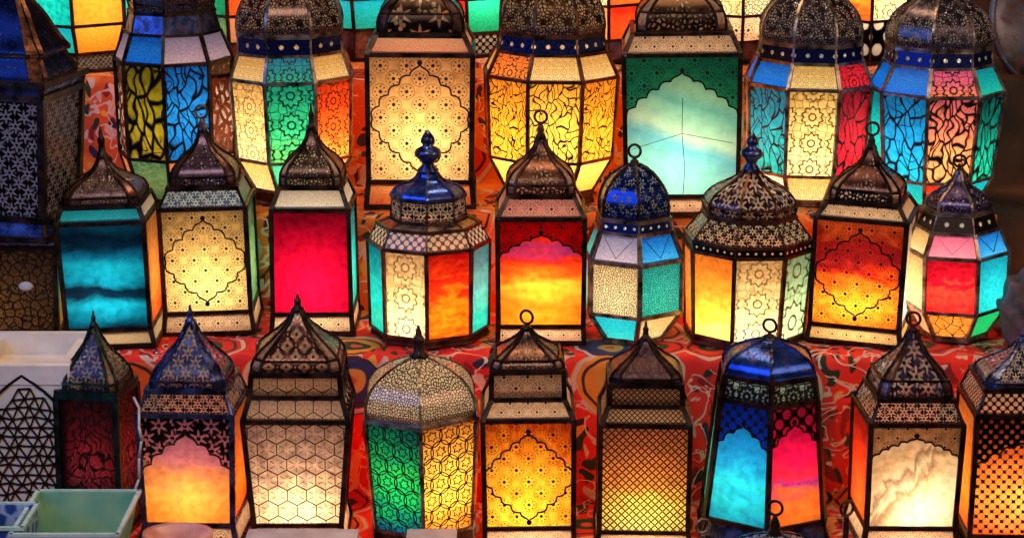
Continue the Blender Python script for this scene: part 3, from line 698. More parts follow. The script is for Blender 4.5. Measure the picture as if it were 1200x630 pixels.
# ------------------------------------------------------------------ THIRD ROW (row 3)
dome_pink = pierced('brown_dome_with_pink_speckled_panels', '4a3430', 'f0c8a8', ('speck', 20, .14), .22)
dome_gold = pierced('brown_dome_with_gold_speckled_panels', '5a3c28', 'ffd890', ('speck', 19, .13), .22)
dome_blue = pierced('blue_black_dome_with_pink_speckled_panels', '46404e', 'f0c8a8', ('speck', 20, .15), .2)
lantern('lantern with olive yellow and blue leaf tracery panes under bright blue shoulder', 207, 3, 240, ('oct', 22.5),
        [(240, 54), (236, 54), (190, 68), (78, 69), (43, 56), (18, 50)],
        [('base', BROWN), ('lower_pane', {0: peach, 7: green_side, 'd': peach}),
         ('pane', {6: pierced('brown_side_cutwork', '4a302a', '8a5a40', ('speck', 9, .16)), 7: G('olive_yellow_leaf_glass', [(0, 'a89828'), (.5, '807818'), (1, '686414')], .3, pat=('leaf', 5, .15)), 0: G('blue_leaf_glass', [(0, '1880e8'), (.5, '2090f0'), (1, '1060c8')], .3, pat=('leaf', 6, .10)), 1: pierced('brown_side_cutwork'), 'd': orange_side}),
         ('shoulder_pane', {7: blue_pl, 0: lilac, 'd': lilac}), ('collar', BLUEM)],
        ((18, 49), -60, DOME, dome_blue), (-85, 'ring'), .3, .5)
lantern('eight-sided lantern with green rosette pane between cream and orange panes', 345, 3, 240, ('oct', 2),
        [(240, 46), (226, 46), (192, 66), (99, 70), (67, 60), (45, 60)],
        [('base', BROWN), ('lower_pane', {0: G('mint_lower_glass', [(0, '60d8a8'), (1, '40b888')], .3), 7: cream_ros, 'd': skirt_o}),
         ('pane', {0: G('green_rosette_glass', [(0, '60c868'), (.4, '30b878'), (.8, '20a880'), (1, '1a9a80')], .2, pat=('rosette', 2.7, .045), line='0a4a30'), 7: cream_ros, 1: G('vermilion_rosette_glass', [(0, 'ffb048'), (.3, 'f07028'), (.7, 'e84818'), (1, 'c83818')], .2, pat=('rosette', 3.1, .04)), 'd': peach}),
         ('shoulder_pane', {0: G('teal_rosette_glass', [(0, '20a890'), (1, '1880b0')], .3, pat=('rosette', 1.2, .05)), 'd': cream_ros}), ('collar', row_holes_blue)],
        ((45, 60), -32, DOME, dome_pink, {'band': (None, 1)}), (-60, 'ring'), .5, .35, frame=SILVER)
lantern('tall square lantern with cream flowered pane in scalloped medallion, orange skirt', 493, 3, 242, ('sq', 0),
        [(242, 62), (213, 59), (65, 60), (42, 50)],
        [('skirt_pane', skirt_o), ('pane', {0: cream_fl, 'd': orange_side}, {0: ('medallion', {'hh': .43, 'n': 5, 'lw': .003})}),
         ('shoulder_pane', G('peach_shoulder_glass', [(0, 'f0a078'), (1, 'f5c090')], .3))],
        ((42, 48), -45, BELL, pierced('black_iron_roof_cutwork', '241a18', 'ffd080', ('petals', 1.8, .2), .3), {'side': MAUVE, 'band': (.3, .93)}), (-75, 'ring'), .42, .42, bw=.009)
lantern('eight-sided lantern with yellow leaf tracery on every pane and gold speckled dome', 643, 3, 240, ('oct', 0),
        [(240, 50), (228, 50), (192, 71), (97, 75), (66, 62), (45, 58)],
        [('base', BROWN), ('lower_pane', G('gold_lower_glass', [(0, 'ffc850'), (1, 'ffd870')], .3)),
         ('pane', {0: yellow_leaf, 'd': amber_leaf}),
         ('shoulder_pane', {7: G('orange_rosette_glass', [(0, 'ff9038'), (1, 'f07a28')], .2, pat=('rosette', 1.2, .04)), 'd': cream_ros}), ('collar', row_holes_blue)],
        ((45, 58), -35, DOME, dome_gold, {'band': (None, 1)}), (-62, 'ring'), .55, .4, frame=BROWN)
mint_fl = G('mint_dotted_glass', [(0, '48b890'), (1, '38a888')], .2, pat=('flower', 5.7, .1))
lantern('tall square lantern with pale mint marbled pane under scalloped arch', 799, 3, 250, ('sq', 0),
        [(250, 70), (230, 64), (65, 66), (40, 56)],
        [('skirt_pane', skirt_d),
         ('pane', {0: G('pale_mint_marbled_glass', [(0, '90dcd0'), (.25, '78ccc4'), (.36, '60b4c0'), (.44, 'a8d8b8'), (.6, '80c8ac'), (.68, '64b8a8'), (.8, '84c8a4'), (1, '58a88c')], .05, 2, (.7, 2.4), vtilt=.35, mottle=.2), 'd': orange_side},
          {0: [('spandrel', .56, .88, 5, mint_fl), ('seam',)]}),
         ('shoulder_pane', sh_dots)],
        ((40, 50), -45, BELL, pierced('dark_roof_with_small_cutwork', '33261f', 'f0d0a0', ('speck', 13, .2), .3), {'band': (.3, .93)}), (-75, 'ring'), .5, .35, bw=.008)
lantern('eight-sided lantern with cream rosette pane between teal leaf and crimson panes, blue-black dome', 943, 3, 240, ('oct', -3),
        [(240, 50), (236, 50), (208, 67), (107, 72), (76, 60), (56, 58)],
        [('base', BROWN), ('lower_pane', {0: cream_ros, 'd': cream_white}),
         ('pane', {0: cream_ros, 7: G('teal_leaf_glass', [(0, '18b0a8'), (.5, '1098b0'), (1, '0a78a0')], .3, pat=('leaf', 6, .08)), 1: G('crimson_leaf_glass', [(0, 'e81830'), (.5, 'c01028'), (1, '8a0c20')], .4, 3, pat=('leaf', 5, .07)), 'd': teal_side}),
         ('shoulder_pane', {0: cream_ros, 7: blue_pl, 1: G('red_rosette_glass', [(0, 'f02838'), (1, 'd81830')], .2, pat=('rosette', 1.2, .04)), 'd': blue_pl}), ('collar', row_holes_blue)],
        ((56, 57), -18, DOME, dome_blue, {'band': (None, 1)}), (-45, 'ring'), .5, .4, frame=SILVER)
lantern('eight-sided lantern with blue leaf pane beside peach rippled pane, blue and pink shoulder', 1094, 3, 246, ('oct', 6),
        [(246, 52), (242, 52), (216, 66), (116, 75), (82, 60), (62, 58)],
        [('base', BROWN), ('lower_pane', {0: red_side, 'd': teal_pl}),
         ('pane', {7: G('blue_cyan_leaf_glass', [(0, '18b0d8'), (.4, '1898e0'), (1, '1070b8')], .3, pat=('leaf', 4.5, .07)), 0: G('peach_rippled_glass', [(0, 'ffb068'), (.5, 'f08a60'), (1, 'd86070')], .3, pat=('leaf', 7, .14)), 1: G('dark_teal_leaf_glass', [(0, '20c8a8'), (.4, '108878'), (1, '0a4850')], .3, pat=('leaf', 5, .10)), 'd': teal_side}),
         ('shoulder_pane', {7: blue_pl, 0: G('pink_rosette_glass', [(0, 'ff8a58'), (.5, 'f06a88'), (1, 'e05090')], .2, pat=('rosette', 1.1, .05)), 1: teal_pl, 'd': blue_pl}), ('collar', row_holes_blue)],
        ((62, 58), -10, DOME, dome_blue, {'band': (None, 1)}), (-38, 'ring'), .48, .42, frame=SILVER)

# ------------------------------------------------------------------ TOP ROW (row 4), cut by the frame
lantern('dark lantern with red pane at the upper corner, mostly out of the picture', 5, 4, 50, ('hex', 30),
        [(50, 44), (38, 46), (-70, 48), (-95, 38)], [('base', BLACK), ('pane', G('red_yellow_glass', [(0, 'f0a030'), (.4, 'e02818'), (1, 'a01010')], .4, 3)), ('collar', BLACK)],
        ((-95, 36), -160, DOME, dome_pink), (-185, 'ring'), .22, .4)
lantern('lantern with teal and orange panes over tapering lower panes, cut by the top edge', 98, 4, 84, ('hex', 27),
        [(84, 46), (64, 44), (32, 55), (-60, 56), (-85, 45)],
        [('base', dark_leaf), ('lower_pane', {5: teal_pl, 0: G('amber_glass', [(0, 'ff9020'), (1, 'ffa838')], .3), 'd': teal_pl}),
         ('pane', {5: G('teal_mottled_glass', [(0, '10b8b0'), (1, '0a90a0')], .4, 4, mottle=.6), 0: G('amber_mottled_glass', [(0, 'ffa030'), (1, 'f08828')], .3, 3), 'd': teal_pl}), ('shoulder_pane', teal_pl)],
        ((-85, 42), -150, DOME, dome_pink), (-175, 'ring'), .35, .4)
lantern('lantern with emerald and red glass showing between the two big domes at the top', 555, 4, 66, ('hex', 22),
        [(66, 34), (40, 38), (0, 40), (-70, 40), (-95, 34)],
        [('base', sh_net), ('lower_pane', {0: G('emerald_gem_glass', [(0, '18b878'), (1, '20d0a0')], .3), 'd': red_side}), ('pane', {0: teal_pl, 'd': red_side}), ('shoulder_pane', red_side)],
        ((-95, 32), -150, DOME, dome_pink), (-175, 'ring'), .3, .2)
lantern('lantern with scarlet lower panes half hidden behind the dotted dome at the top', 715, 4, 72, ('hex', 28),
        [(72, 32), (48, 30), (8, 44), (-70, 44), (-95, 36)],
        [('base', MAUVE), ('lower_pane', {5: peach, 0: red_side, 'd': red_side}), ('pane', {5: cream_pl, 'd': red_side}), ('shoulder_pane', cream_pl)],
        ((-95, 32), -150, DOME, dome_gold), (-175, 'ring'), .3, .3)
lantern('cream paned lantern with peach lower panes between the mint lantern and the blue dome', 868, 4, 72, ('hex', 28),
        [(72, 36), (50, 36), (20, 44), (-70, 44), (-95, 36)],
        [('base', BROWN), ('lower_pane', skirt_d), ('pane', {5: cream_ros, 'd': cream_spk}), ('shoulder_pane', cream_pl)],
        ((-95, 32), -150, DOME, dome_gold), (-175, 'ring'), .25, .3)
lantern('lantern with scarlet and cream panes on a black pierced base, cut by the top edge', 1016, 4, 74, ('hex', 27),
        [(74, 42), (26, 46), (-70, 48), (-95, 38)],
        [('base', pierced('black_base_with_round_holes', '0c0a0c', 'ffe0d0', ('holes', 1.6, .2))), ('pane', {5: G('scarlet_orange_glass', [(0, 'f04018'), (.3, 'ff7a20'), (1, 'e83018')], .4, 3), 'd': cream_ros}), ('shoulder_pane', cream_pl)],
        ((-95, 34), -150, DOME, dome_gold), (-175, 'ring'), .35, .25)
lantern('dark lantern with teal glass peeping between the rosette lantern and the tall cream one', 425, 4, 70, ('hex', 20),
        [(70, 36), (36, 34), (0, 40), (-70, 42), (-95, 34)],
        [('base', MAUVE), ('lower_pane', {0: teal_pl, 'd': teal_pl}), ('pane', {'d': teal_pl}), ('shoulder_pane', teal_pl)],
        ((-95, 32), -150, DOME, dome_pink), (-175, 'ring'), .2, .3)
lantern('lantern with dusky green and red glass above the blue shouldered one', 276, 4, 78, ('hex', 25),
        [(78, 34), (52, 36), (20, 42), (-70, 44), (-95, 36)],
        [('base', BROWN), ('lower_pane', {5: green_side, 'd': peach}), ('pane', {5: G('emerald_dusky_glass', [(0, '1a8a60'), (1, '10704a')], .3), 'd': red_side}), ('shoulder_pane', red_side)],
        ((-95, 32), -150, DOME, dome_pink), (-175, 'ring'), .15, .3)

# ------------------------------------------------------------------ LANTERNS IN FRONT, only their tops in the frame
lantern('lantern in front of the blue and pink one, only its ring and blue top showing', 906, 0, 850, ('hex', 30),
        [(850, 66), (830, 64), (715, 62), (685, 50)],
        [('base', BLACK), ('pane', teal_pl), ('shoulder_pane', blue_pl)],
        ((685, 48), 625, DOME, pierced('blue_pierced_dome', '24407a', 'e8e0d0', ('petals', 3, .3), .25), {'frame': BLUEM}), (585, 'ring', BLACK), .25, .4)
lantern('lantern in front of the red sided one, only a ring on thin stem showing', 984, 0, 850, ('sq', 12),
        [(850, 50), (830, 46), (735, 46), (710, 38)],
        [('base', BLACK), ('pane', peach), ('shoulder_pane', sh_dots)],
        ((710, 36), 640, BELL, mauve_speck, {'frame': BROWN}), (585, 'ring', BROWN), .2, .4)
lantern('lantern in front of the fine mesh one, only its thick tin ring showing', 818, 0, 850, ('sq', -8),
        [(850, 46), (830, 44), (735, 44), (715, 36)],
        [('base', BLACK), ('pane', orange_side), ('shoulder_pane', sh_dots)],
        ((715, 34), 640, BELL, dark_speck, {'frame': BROWN}), (606, 'ring', SILVER), .2, .4)

# ------------------------------------------------------------------ LEFT SIDE: brown filigree box with the big dark lantern on it
lantern('brown filigree metal box with a white oval boss, under the big dark lantern', 8, 2, 398, ('sq', 0),
        [(398, 70), (388, 68), (291, 70), (281, 73)],
        [('base', BLACK), ('pane', {0: G('brown_filigree_glass', [(0, '8a6038'), (1, '6a4a30')], .3, pat=('scroll', 13, .12)), 1: G('lit_side_glass', [(0, 'ffb850'), (1, 'f0a048')], .3), 'd': peach}), ('collar', BLUEM)],  # yellow right-hand pane paints that side of the box as lit
        None, None, .10, .4, frame=BLACK, cat='lantern', name='filigree_box')
fbx = LANTERNS[-1]
kids = list(fbx.children)
# lid and boss
pl = [k for k in kids if k.name.startswith('frame')][0]
zt = max((v.co.z for v in pl.data.vertices)); hwb = max(abs(v.co.x) for v in pl.data.vertices)
bm = bmesh.new(); box(bm, (-hwb, -hwb, zt-.001), (hwb, hwb, zt+.008)); bmesh.ops.bevel(bm, geom=bm.edges[:], offset=.002, segments=2)
link('lid', bm, BLUEM, fbx)
pt = on_y(27, 335, fbx.location.y-68*scale_at(fbx.location)); lp = pt-fbx.location
bm = bmesh.new(); bmesh.ops.create_uvsphere(bm, u_segments=20, v_segments=12, radius=1)
for v in bm.verts: v.co = Vector((v.co.x*.012, v.co.y*.004, v.co.z*.008))
link('boss', bm, plain('white_enamel', 'c8b8b0', 'e8dcd4', .3, 0.0), fbx, True, (lp.x, lp.y-.003, lp.z))
zbox = fbx.location.z+zt+.008
big_cut = pierced('black_leaf_cutwork_panel', '141014', 'b8b0b4', ('petals', 6.5, .30), .28, .4)
lantern('big black unlit lantern of leaf cutwork standing on the brown filigree box', 22, 2, 281, ('sq', -11),
        [(281, 61), (258, 57), (116, 65), (100, 69)],
        [('base', BLUEM), ('pane', big_cut), ('collar', BLUEM)],
        ((100, 62), -8, [(0, 1), (.12, .98), (.3, .82), (.34, .9), (.5, .72), (.75, .5), (1, .2)], pierced('blue_black_stepped_roof', '151d3c', 'a8b0c8', ('speck', 12, .32), .28), {'side': BROWN, 'frame': BROWN, 'rib': .007, 'band': (.32, .88)}), (-30, 'ring'),
        .0, .4, frame=BLACK, bw=.012, zbase=zbox)

# ------------------------------------------------------------------ LEFT SIDE: white box with black lattice, mint box, blue box
WHITE = plain('chalky_white_paint', 'd8ccb8', 'f0e6d4', .7, 0.0, 20, .5)
def lattice_box():
    x0, x1 = -30, 80; Yf = -.275
    zb = ZK[1]; bl = on_y(x0, 430, Yf); br = on_y(x1, 430, Yf); ztop = on_y(40, 428, Yf).z
    root = empty('lattice_box', ((bl.x+br.x)/2, Yf+.075, zb)); tag(root, 'white painted box with black triangle lattice arch on its front and sunken top', 'box')
    hw = (br.x-bl.x)/2; h = ztop-zb; d = .15; y0 = -.075
    bm = bmesh.new(); box(bm, (-hw, y0, 0), (hw, y0+d, h-.022)); bmesh.ops.bevel(bm, geom=bm.edges[:], offset=.003, segments=2)
    link('body', bm, WHITE, root)
    bm = bmesh.new(); t = .012
    for lo, hi in (((-hw-.002, y0-.002, h-.03), (hw+.002, y0+t, h+.0)), ((-hw-.002, y0+d-t, h-.03), (hw+.002, y0+d+.002, h+.012)), ((-hw-.0025, y0+t, h-.03), (-hw+t, y0+d-t, h+.004)), ((hw-t, y0+t, h-.03), (hw+.0025, y0+d-t, h+.004))):
        box(bm, lo, hi)
    link('rim', bm, WHITE, root)
    f = Face(Vector((-hw, y0, 0)), Vector((hw, y0, 0)), Vector((hw, y0, h)), Vector((-hw, y0, h)))
    bm = bmesh.new(); rng = random.Random(3); W = hw*.92
    cx = on_y(38, 500, Yf).x-root.location.x; cx = 0
    def inside(p): return abs(p.x) < W and p.y > h*.09 and p.y < h*.60+(h*.30)*math.sqrt(max(0, 1-abs(p.x/W)))
    step = .017; pts = {}
    for j in range(-1, 18):
        for i in range(-8, 9):
            pts[i, j] = Vector(((i+.5*(j % 2))*step*1.05+rng.uniform(-.2, .2)*step, j*step*.9+rng.uniform(-.2, .2)*step))
    for (i, j), p in pts.items():
        for q in ((i+1, j), (i+(j % 2), j+1), (i-1+(j % 2), j+1)):
            if q in pts and inside(p) and inside(pts[q]): ribbon(bm, f, [p, pts[q]], .0026)
    ap = []
    for k in range(41):
        x = -W+2*W*k/40; ap.append((x, h*.62+(h*.32)*math.sqrt(max(0, 1-abs(x/W)))))
    ribbon(bm, f, [(-W, h*.09)]+ap+[(W, h*.09)], .0042)
    link('lattice', bm, TRACE, root)
    return root
lattice_box()

def open_box(name, label, px, py, wpx, hpx, mat, rowz, flare=.25, cat='box', rot=0.0, Yf=-.47, dd=.09):
    c = on_y(px, py, Yf); s = scale_at(c); w = wpx*s/2; h = hpx*s
    root = empty(name, (c.x, Yf, c.z-h)); tag(root, label, cat); root.rotation_euler[2] = rot
    wb = w*(1-flare); db = dd*(1-flare); t = .004
    top = [(-w, -dd), (w, -dd), (w, dd), (-w, dd)]; bot = [(-wb, -db), (wb, -db), (wb, db), (-wb, db)]
    bm = bmesh.new()
    A = [bm.verts.new((x, y, 0)) for x, y in bot]; B = [bm.verts.new((x, y, h)) for x, y in top]
    k = (w-t)/w; Ci = [bm.verts.new((x*k, y*(dd-t)/dd, h)) for x, y in top]; Di = [bm.verts.new((x*k, y*(db-t)/db, t)) for x, y in bot]
    bm.faces.new(A); bm.faces.new(Di)
    for i in range(4):
        j = (i+1) % 4
        bm.faces.new((A[i], A[j], B[j], B[i])); bm.faces.new((B[i], B[j], Ci[j], Ci[i])); bm.faces.new((Ci[i], Ci[j], Di[j], Di[i]))
    link('shell', bm, mat, root)
    bm = bmesh.new()
    for i in range(4):
        a, b = top[i], top[(i+1) % 4]; bar(bm, (a[0], a[1], h), (b[0], b[1], h), (0, 0, 1), .005, .006, .002)
    link('rim', bm, plain('pale_mint_edge', 'a8d0c0', 'd0ece0', .3, 0.0) if 'mint' in label else plain('pale_blue_edge', '8098b8', 'b8c8d8', .4, 0.0), root)
    return root
def mint_mat():
    nb = NB('mint_frosted_glass'); tc = nb.n('ShaderNodeTexCoord').outputs['Object']; n = nb.noise(tc, 18, 3)
    col = nb.ramp(n, [(.3, '6fc0a0'), (.6, 'a8dcb8'), (.8, 'c8e8a8')])
    p = nb.n('ShaderNodeBsdfPrincipled'); nb.put(p.inputs['Base Color'], col); p.inputs['Roughness'].default_value = .25
    tr = nb.n('ShaderNodeBsdfTranslucent'); nb.put(tr.inputs[0], col)
    return nb.done(nb.mixs(.45, p.outputs[0], tr.outputs[0]))
zled = ZK[0]
open_box('glass_box', 'open mint green frosted glass box at the bottom, in front of the lattice box', 90, 600, 122, 70, mint_mat(), 0)
def blue_mat():
    nb = NB('blue_and_white_painted_tile'); tc = nb.n('ShaderNodeTexCoord').outputs['Object']
    d = nb.voro(tc, 45, dim='3D'); col = nb.ramp(d, [(.05, 'a8b8d0'), (.16, '2a4a90')])
    return nb.done(nb.metal(col, .3, 0.0))
open_box('painted_box', 'blue and white painted box in the bottom corner beside the mint one', 2, 604, 66, 70, blue_mat(), 0, .05, Yf=-.50, dd=.05)

def lump(name, label, px, py, wpx, hpx, dpt, mat, cat):
    Yf = -.455; c = on_y(px, py, Yf); s = scale_at(c); w = wpx*s/2; h = max(c.z-ZK[0], .03)
    root = empty(name, (c.x, Yf, ZK[0])); tag(root, label, cat)
    return root, w, h
root, w, h = lump('soap_dish', 'pink stone dish at the bottom edge under the sunset lantern', 208, 622, 84, 30, .05, None, 'dish')
bm = bmesh.new(); lathe(bm, [(w*.55, 0), (w*.6, h*.1), (w*.35, h*.3), (w*.4, h*.62), (w*.92, h*.9), (w, h*.97), (w*.97, h), (w*.85, h*.985), (w*.3, h*.93)], 32)
for v in bm.verts: v.co.y *= .75
link('bowl', bm, plain('pink_alabaster', 'b87878', 'e0a8a0', .35, 0.0, 25), root, True)
for px, wp, lab in ((352, 128, 'white paper box at the bottom edge below the honeycomb lantern'), (505, 56, 'small pale box at the bottom edge below the green and yellow lantern')):
    root, w, h = lump('paper_box', lab, px, 634, wp, 30, .05, None, 'box')
    bm = bmesh.new(); box(bm, (-w, -.05, 0), (w, .05, h-.012)); bmesh.ops.bevel(bm, geom=bm.edges[:], offset=.002, segments=2); link('body', bm, plain('white_card', 'b8aaa6', 'd0c4be', .7, 0.0), root)
    bm = bmesh.new(); box(bm, (-w-.002, -.052, h-.014), (w+.002, .052, h)); bmesh.ops.bevel(bm, geom=bm.edges[:], offset=.002, segments=2); link('lid', bm, plain('white_card', 'b8aaa6', 'd0c4be', .7, 0.0), root)

bm = bmesh.new(); pts = [on_y(157, 466, -.325), on_y(163, 478, -.345)]+[on_y(x_, y_, -.375) for x_, y_ in ((163, 500), (166, 515), (163, 535), (163, 560), (156, 580), (146, 592), (136, 612), (120, 634))]
for a, b in zip(pts, pts[1:]): bar(bm, a, b, (1, 0, 0), .0034, .0034, .0012)
tag(link('power_cord', bm, plain('white_cord_plastic', 'b8b0a8', 'd8d0c8', .4, 0.0), None, True), 'thin white electric cord hanging beside the maroon lantern', 'cord')

# ------------------------------------------------------------------ cloth over the display steps
def cloth_mat(name, ground, alt, few=.38):
    nb = NB(name); tc = nb.n('ShaderNodeTexCoord').outputs['UV']
    n = nb.noise(tc, 6, 3); sp = nb.n('ShaderNodeSeparateXYZ'); nb.nt.links.new(tc, sp.inputs[0])
    x, y = E(nb, sp.outputs[0]), E(nb, sp.outputs[1]); n2 = nb.noise(nb.vec(x+3.3, y), 6, 3)
    w = nb.vec(x+(n-.5)*.07, y+(n2-.5)*.07)
    cid = nb.voro(w, 9.5, 'F1', .6, 1); f1 = nb.voro(w, 9.5, 'F1', .6, 0)
    sc = nb.n('ShaderNodeSeparateColor'); nb.put(sc.inputs[0], cid); pick = E(nb, sc.outputs[0]); pick2 = E(nb, sc.outputs[1])
    K = lambda x, lo, hi: 1.0-nb.step(x, lo, hi)
    ab = lambda x: nb.m('ABSOLUTE', x)
    col = nb.mixc(nb.step(n, .52, .55)*.8, lin(ground), lin(alt))
    # big round medallions: cream ring, dark ring with scallops, green or navy heart
    big = nb.step(pick2, few, few+.02)
    col = nb.mixc(big*K(f1, .56, .58), col, nb.ramp(pick, [(0, 'e0301c'), (.25, 'e8641c'), (.5, 'c81c18'), (.7, 'e8902a'), (.85, '2a3060')], 'CONSTANT'))
    col = nb.mixc(big*K(ab(f1-.52), .025, .035), col, lin('d8b8a0'))
    col = nb.mixc(big*K(ab(f1-.40), .02, .03), col, lin('401418'))
    col = nb.mixc(big*K(f1, .20, .22), col, nb.ramp(pick, [(0, '1c3a20'), (.35, '24284a'), (.6, '20361c'), (.8, 'd89a40')], 'CONSTANT'))
    col = nb.mixc(big*K(f1, .07, .09), col, lin('d8502a'))
    # scattered leaves and curling vines
    lf = nb.voro(nb.vec(x+(n-.5)*.2, y*.6+(n2-.5)*.2), 34, 'F1', 1, 0); lid = nb.voro(nb.vec(x+(n-.5)*.2, y*.6+(n2-.5)*.2), 34, 'F1', 1, 1)
    s2 = nb.n('ShaderNodeSeparateColor'); nb.put(s2.inputs[0], lid); lp = E(nb, s2.outputs[0])
    leafc = nb.ramp(lp, [(0, '20301c'), (.2, 'd8b098'), (.4, '241c3c'), (.6, 'f0a038'), (.8, '8a1418')], 'CONSTANT')
    col = nb.mixc((1.0-big)*K(lf, .28, .34), col, leafc)
    vine = nb.noise(nb.vec(x+9.1, y), 16, 2, 1.2); col = nb.mixc((1.0-big)*K(ab(vine-.5), .012, .022), col, lin('e0c0a8'))
    p = nb.n('ShaderNodeBsdfPrincipled'); nb.put(p.inputs['Base Color'], col); p.inputs['Roughness'].default_value = .8
    wv = nb.m('SINE', x*1900.0)*nb.m('SINE', y*1900.0); nb.put(p.inputs['Normal'], nb.bump(nb.noise(tc, 40, 4)+wv*.06, .7, .006))
    return nb.done(p.outputs[0])
def drape(name, label, prof, mat, dz):
    dense = []; L = 0
    for a, b in zip(prof, prof[1:]):
        n = max(2, int(math.dist(a, b)/.012))
        for i in range(n): t = i/n; dense.append((a[0]+(b[0]-a[0])*t, a[1]+(b[1]-a[1])*t, L+math.dist(a, b)*t, abs(b[1]-a[1]) > abs(b[0]-a[0])))
        L += math.dist(a, b)
    dense.append((prof[-1][0], prof[-1][1], L, False))
    X0, X1 = -1.05, .83; NX = 150
    bm = bmesh.new(); uvl = bm.loops.layers.uv.new('UVMap'); grid = []
    for i in range(NX+1):
        x = X0+(X1-X0)*i/NX; col = []
        for (y, z, l, riser) in dense:
            wv = .009*math.sin(x*31+math.sin(y*9)*2)+.006*math.sin(x*67+y*20)+.003*math.sin(x*140+z*40)
            col.append(bm.verts.new((x, y-(abs(wv) if riser else 0), z-dz-(0 if riser else .0035*abs(math.sin(x*43+y*30)*math.sin(x*17-y*50))))))
        grid.append(col)
    for i in range(NX):
        for j in range(len(dense)-1):
            fc = bm.faces.new((grid[i][j], grid[i+1][j], grid[i+1][j+1], grid[i][j+1]))
            xs = [X0+(X1-X0)*k/NX for k in (i, i+1, i+1, i)]; ls = [dense[j][2], dense[j][2], dense[j+1][2], dense[j+1][2]]
            facet_uv(bm, uvl, fc, list(zip(xs, ls)))
    tag(link(name, bm, mat, None, True), label, 'cloth')
drape('embroidered_cloth', 'bright red embroidered cloth with medallions over the lower steps, behind the front row', [(FK[0]-.2, ZK[0]), (FK[1], ZK[0]), (FK[1], ZK[1]), (FK[2], ZK[1]), (FK[2], ZK[2]), (FK[3]-.004, ZK[2])], cloth_mat('red_embroidered_cloth', 'f02a1c', 'd01c18', .5), .004)
drape('embroidered_cloth', 'embroidered cloth given the orange of the glow, over the upper steps, behind the tall cream and mint lanterns', [(FK[3], ZK[2]-.001), (FK[3], ZK[3]), (FK[4], ZK[3]), (FK[4], ZK[4]), (.85, ZK[4])], cloth_mat('orange_glow_cloth', 'f07a20', 'd04a18', .8), .004)  # orange ground colour stands in for the warm glow in the gaps

# wooden steps under the cloth, showing beyond its right end
WOOD = plain('worn_brown_wood', '20120c', '5a3524', .6, 0.0, 9, .6)
bm = bmesh.new()
for k in range(5):
    y0 = FK[k]+.006 if k else FK[0]-.22
    box(bm, (-1.02, y0, ZK[0]-.25), (1.2, .84-.003*k, ZK[k]-.010))
tag(link('display_steps', bm, WOOD), 'brown wooden steps showing beyond the red cloth beside the gem lantern', 'stand')
bm = bmesh.new(); box(bm, (-3, .95, -1.2), (3, 1.0, 1.6))
tag(link('wall', bm, plain('dark_brown_plaster', '1c0e0a', '4a2a20', .85, 0.0, 5, .5)), None, None, kind='structure')
bm = bmesh.new(); box(bm, (-3, -1.6, ZK[0]-.30), (3, .95, ZK[0]-.26))
tag(link('ground', bm, plain('dark_floor', '1a1512', '2c241e', .8, 0.0, 5, .3)), None, None, kind='structure')

# metal tray leaning in the top corner
root = empty('metal_tray', on_y(1262, 20, .52)); tag(root, 'round grey metal tray leaning in the upper corner', 'tray')
s = scale_at(root.location); r = 100*s
bm = bmesh.new(); lathe(bm, [(r*.78, 0), (r*.82, .004), (r*.9, .016), (r*.99, .02), (r, .024), (r*.98, .028), (r*.9, .023), (r*.8, .01), (r*.3, .008)], 56)
bmesh.ops.rotate(bm, verts=bm.verts, cent=(0, 0, 0), matrix=Matrix.Rotation(R(78), 3, 'X')); bmesh.ops.rotate(bm, verts=bm.verts, cent=(0, 0, 0), matrix=Matrix.Rotation(R(-20), 3, 'Z'))
link('dish', bm, plain('grey_tin', '2c2c34', '686870', .35, .9, 12), root, True)

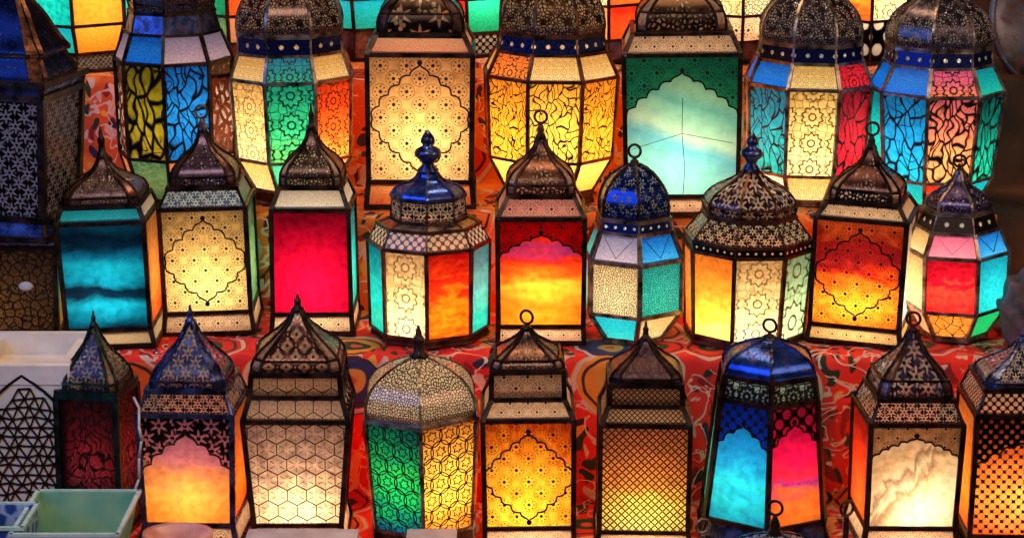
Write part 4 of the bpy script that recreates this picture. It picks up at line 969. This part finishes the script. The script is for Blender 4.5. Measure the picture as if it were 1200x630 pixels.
# folded cloths beside the right-hand lanterns
def bundle(name, label, px, py, wpx, hpx, a, b, row, Y):
    z = ZK[row]; c = on_y(px, py, Y); s = scale_at(c); w = wpx*s/2; h = max(.03, hpx*s)
    bm = bmesh.new(); bmesh.ops.create_icosphere(bm, subdivisions=4, radius=1)
    for v in bm.verts:
        n = .10*math.sin(v.co.x*6+v.co.z*9)+.08*math.sin(v.co.y*11+v.co.x*4)+.05*math.sin(v.co.z*19)
        k = 1+n; v.co = Vector((v.co.x*w*k, v.co.y*.07*k, (max(v.co.z, -.85)+.85)/1.85*h*(1+.5*n)))
    o = link(name, bm, plain(label[:12].strip().replace(' ', '_')+'_fabric', a, b, .8, 0.0, 14, .6), None, True, (c.x, Y, z)); tag(o, label, 'cloth'); return o
bundle('folded_cloth', 'crumpled blue grey cloth on the wooden step at the edge', 1196, 270, 66, 60, '303a50', '6878a0', 2, .03)
bundle('folded_cloth', 'heap of mauve brown cloth below the crumpled blue grey one', 1205, 350, 60, 90, '3a2c32', '7c6670', 2, -.08)

# ------------------------------------------------------------------ light
w = bpy.data.worlds.new('World'); S.world = w; w.use_nodes = True
bg = w.node_tree.nodes['Background']; bg.inputs[0].default_value = (.55, .42, .45, 1); bg.inputs[1].default_value = .10
def area(name, loc, look, size, col, e):
    l = bpy.data.lights.new(name, 'AREA'); l.energy = e; l.color = col; l.size = size
    o = bpy.data.objects.new(name, l); C.objects.link(o); o.location = loc
    o.rotation_euler = (Vector(look)-Vector(loc)).to_track_quat('-Z', 'Y').to_euler(); return o
area('front_key_light', (-.5, -2.1, 2.0), (-.1, 0, -.1), .8, (1, .80, .62), 24)  # unseen warm key light, added in front for highlights on the metal
area('blue_reflection_light', (-2.1, -1.35, 1.15), (0, 0, -.1), 1.5, (.12, .31, 1), 27)  # unseen blue area light, added for blue reflections on left-hand facets
area('rosy_reflection_light', (2.1, -1.35, 1.1), (0, 0, -.1), 1.2, (1, .60, .42), 18)  # unseen pinkish area light, added for warm reflections on right-hand facets
area('orange_fill_light', (.1, .35, 2.0), (0, .1, 0), .7, (1, .58, .28), 21)  # unseen orange fill, added overhead to brighten cloth between the lanterns
S.view_settings.view_transform = 'Standard'; S.view_settings.look = 'None'; S.view_settings.exposure = 0; S.view_settings.gamma = 1
S.render.engine = 'CYCLES'
cy = S.cycles; cy.use_denoising = True; cy.max_bounces = 6; cy.diffuse_bounces = 3; cy.glossy_bounces = 3; cy.transmission_bounces = 4; cy.sample_clamp_indirect = 4; cy.caustics_reflective = False; cy.caustics_refractive = False
try: cy.denoiser = 'OPENIMAGEDENOISE'; cy.denoising_input_passes = 'RGB_ALBEDO_NORMAL'
except Exception: pass
